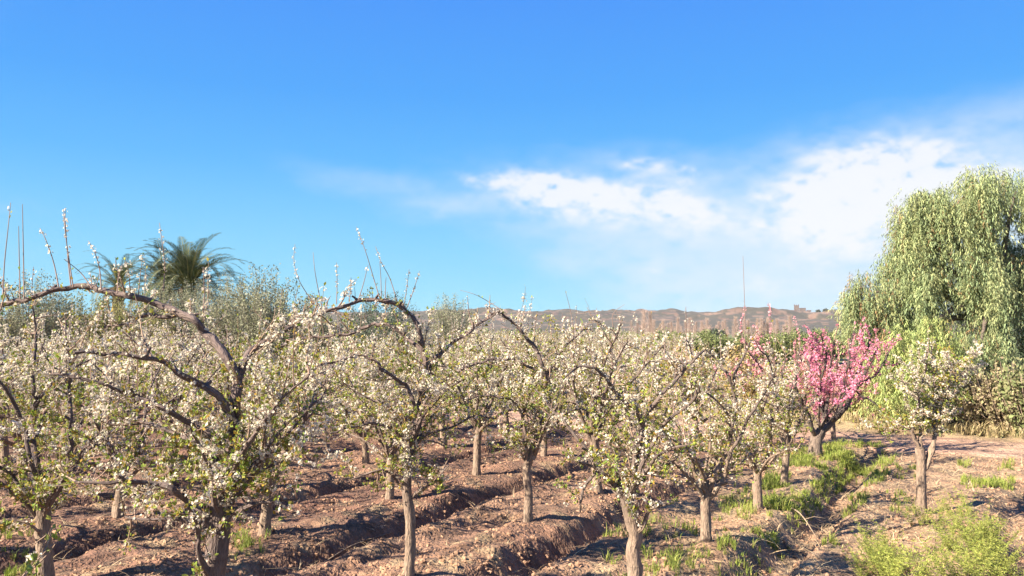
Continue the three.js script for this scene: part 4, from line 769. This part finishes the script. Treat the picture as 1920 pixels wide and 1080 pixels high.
{ // green grass on the banks and round the pink tree
  const r = rngOf(616), spots = [], low = [];
  const put = (list, px0, px1, py0, py1, count, s0, s1, thr) => { for (let k = 0; k < count; k++) { const px = lerp(px0, px1, r()), py = lerp(py0, py1, r()), d = depthOfGround(py), x = at(px, py, d).x; if (fbm(x * 1.4 + 60, d * 1.4 + 9, 3) < thr) continue; list.push([x, d, lerp(s0, s1, r())]); } };
  put(spots, 1545, 1660, 832, 872, 620, 0.6, 1.2, 0.44); put(spots, 1460, 1520, 838, 880, 240, 0.6, 1.1, 0.42); put(spots, 1505, 1560, 866, 885, 120, 0.35, 0.6, 0.4); put(spots, 1515, 1600, 880, 925, 360, 0.5, 1.1, 0.47); put(spots, 1430, 1480, 880, 960, 220, 0.6, 1.3, 0.47); put(spots, 1580, 1640, 860, 905, 260, 0.5, 1.0, 0.5);
  put(spots, 1350, 1420, 930, 1040, 110, 0.5, 1.0, 0.5); put(spots, 1200, 1300, 960, 1080, 90, 0.5, 1.1, 0.5); put(spots, 1800, 1900, 870, 920, 240, 0.6, 1.1, 0.48); put(spots, 1660, 1720, 880, 960, 120, 0.4, 0.9, 0.5);
  put(spots, 1060, 1180, 960, 1080, 90, 0.4, 0.9, 0.52); put(spots, 440, 500, 1010, 1080, 60, 0.5, 1.0, 0.45); put(spots, 0, 60, 1000, 1080, 50, 0.5, 1.0, 0.4); put(spots, 480, 560, 800, 860, 60, 0.7, 1.2, 0.4);
  for (let k = 0; k < 800; k++) { const s = 6 + r() * 13, n = ROW(0) + (r() - 0.5) * 1.3, [x, d] = xd(s, n); if (fbm(x * 1.1 + 5, d * 1.1, 3) < 0.5) continue; spots.push([x, d, 0.35 + r() * 0.5]); }
  for (let k = 0; k < 480; k++) { const s = 10.5 + r() * 8, n = ROW(0) + 0.30 + r() * 0.25 + (r() < 0.35 ? 0.75 : 0), [x, d] = xd(s, n); if (fbm(x * 0.9 + 25, d * 0.9, 3) < 0.43) continue; spots.push([x, d, 0.4 + r() * 0.6]); }
  scatter('green_grass', 'fresh green grass tufts along the ditch bank and round the pink tree', 'grass', [tuft(11, 13, 0.16, 0.005, [0.19, 0.27, 0.04], [0.29, 0.33, 0.06], 1.0), tuft(12, 11, 0.19, 0.005, [0.21, 0.28, 0.045], [0.33, 0.33, 0.09], 0.8)], leafM, spots, 2);
  // tall feathery weeds in the corner
  const weeds = [], wg = (seed) => { const q = rngOf(seed), g = new Geo(); for (let k = 0; k < 9; k++) { const a = q() * 6.283, L = 0.30 + q() * 0.34, o = 0.16 + q() * 0.22; let p = V(0, 0, 0); const e = V(Math.cos(a) * o, L, Math.sin(a) * o); const N = 8; for (let i = 0; i < N; i++) { const nx = V(e.x * Math.pow((i + 1) / N, 1.3), e.y * (i + 1) / N, e.z * Math.pow((i + 1) / N, 1.3)), c = [0.27, 0.30, 0.065]; const w = 0.0035; const A = g.v(p.x - w, p.y, p.z, c), B = g.v(p.x + w, p.y, p.z, c), C = g.v(nx.x, nx.y, nx.z, c); g.tri(A, B, C); const A2 = g.v(p.x, p.y, p.z - w, c), B2 = g.v(p.x, p.y, p.z + w, c); g.tri(A2, B2, C); for (let j = 0; j < 5; j++) { const d = randDir(q); d.y = Math.abs(d.y) * 0.7; leaf(g, nx, d.normalize(), 0.035 + 0.03 * q(), 0.005, q, mix3([0.23, 0.29, 0.05], [0.36, 0.36, 0.09], q())); } p = nx; } if (q() < 0.35) flower(g, e, V(0, 1, 0), 0.011, q, [0.75, 0.60, 0.08], 4); } return g.build(); };
  put(weeds, 1630, 1880, 1000, 1130, 100, 0.45, 0.85, 0.47); put(weeds, 1690, 1860, 965, 1040, 45, 0.4, 0.8, 0.47); put(weeds, 1860, 1920, 1040, 1110, 14, 0.4, 0.7, 0.45); put(weeds, 1600, 1660, 1010, 1100, 14, 0.4, 0.7, 0.5);
  scatter('weeds', 'feathery yellow-green weeds with tiny yellow flowers in the bottom right corner', 'weeds', [wg(1), wg(2), wg(3)], leafM, weeds, 3);
  // straw, dead leaves and twigs lying on the soil
  const litter = []; for (let k = 0; k < 9000; k++) { const d = 4.5 + Math.pow(r(), 1.5) * 14, x = (r() * 2 - 1) * d * 0.72, [s, n] = sn(x, d); const want = 0.12 + 0.75 * sstep(-3.4, -2.4, n) * sstep(1.2, 0, n) + 0.3 * sstep(-5, -3, n); if (r() > want) continue; litter.push([x, d, 0.6 + r() * 0.8, 0.35, 0.5]); }
  scatter('straw_litter', 'dry straw and grass stalks lying over the bare soil', 'straw', [tuft(21, 7, 0.10, 0.003, [0.50, 0.38, 0.22], [0.36, 0.26, 0.15], 2.6), tuft(22, 5, 0.15, 0.0028, [0.46, 0.35, 0.19], [0.30, 0.20, 0.12], 2.2)], strawM, litter, 4);
  const clods = []; for (let k = 0; k < 60000; k++) { const d = 4.6 + Math.pow(r(), 1.4) * 15, x = (r() * 2 - 1) * d * 0.72, [s, n] = sn(x, d); if (s > 19.4 && s < 23) continue; if (fbm(x * 1.6, d * 1.6 + 44, 3) < 0.42) continue; clods.push([x, d, 0.006 + 0.028 * Math.pow(r(), 4.2), 0.75, 6]); }
  const clod = (seed) => { const g = new THREE.IcosahedronGeometry(1, 1), P = g.attributes.position, q = rngOf(seed), c = new Float32Array(P.count * 3), seen = new Map(); for (let i = 0; i < P.count; i++) { const key = [P.getX(i), P.getY(i), P.getZ(i)].map((v) => v.toFixed(3)).join(); if (!seen.has(key)) seen.set(key, 0.65 + 0.6 * q()); const f = seen.get(key); P.setXYZ(i, P.getX(i) * f, P.getY(i) * f * 0.8, P.getZ(i) * f * 1.15); c.set([0.28, 0.165, 0.10], i * 3); } g.setAttribute('color', new THREE.BufferAttribute(c, 3)); g.deleteAttribute('uv'); return g; };
  scatter('soil_clods', 'crumbled reddish clods of tilled soil', 'soil', [clod(1), clod(2), clod(3)], clodM, clods, 5);
}
{ // fallen sticks by the ditch
  const stick = (label, pts, R) => { const q = pts.map(([px, py, up]) => { const d = depthOfGround(py), p = at(px, py, d); p.y = height(p.x, d) + (up ?? 0.02); return p; }), o = q[0].clone(), c = curveOf(q.map((p) => p.clone().sub(o)), 0.06), root = thing('fallen_stick', label, 'stick', [o.x, o.y, o.z]), g = new Geo(true); tube(g, c.pts, c.pts.map((_, k) => lerp(R, R * 0.4, k / (c.pts.length - 1))), 6, () => [0.36, 0.27, 0.19], 0.1, R * 900); part('stem', g.build(), barkM, root); const g2 = new Geo(true), m = c.pts[Math.floor(c.pts.length * 0.6)]; tube(g2, [m, m.clone().add(V(0.1, 0.06, 0.1)), m.clone().add(V(0.24, 0.05, 0.16))], [R * 0.5, R * 0.4, R * 0.2], 4, () => [0.34, 0.25, 0.18]); part('side_twig', g2.build(), barkM, root); };
  stick('pale bare stick lying across the ditch right of the straight pale trunk', [[1460, 950, 0.03], [1495, 958, 0.12], [1530, 972, 0.04]], 0.014);
  stick('thin bent stick reaching down the ditch bank', [[1487, 925, 0.04], [1505, 935, 0.1], [1518, 948, 0.06]], 0.009);
  stick('long dark stick lying along the furrow left of the slender arching tree', [[600, 1022, 0.02], [660, 1000, 0.04], [735, 975, 0.02]], 0.010);
}

renderer.render(scene, camera);
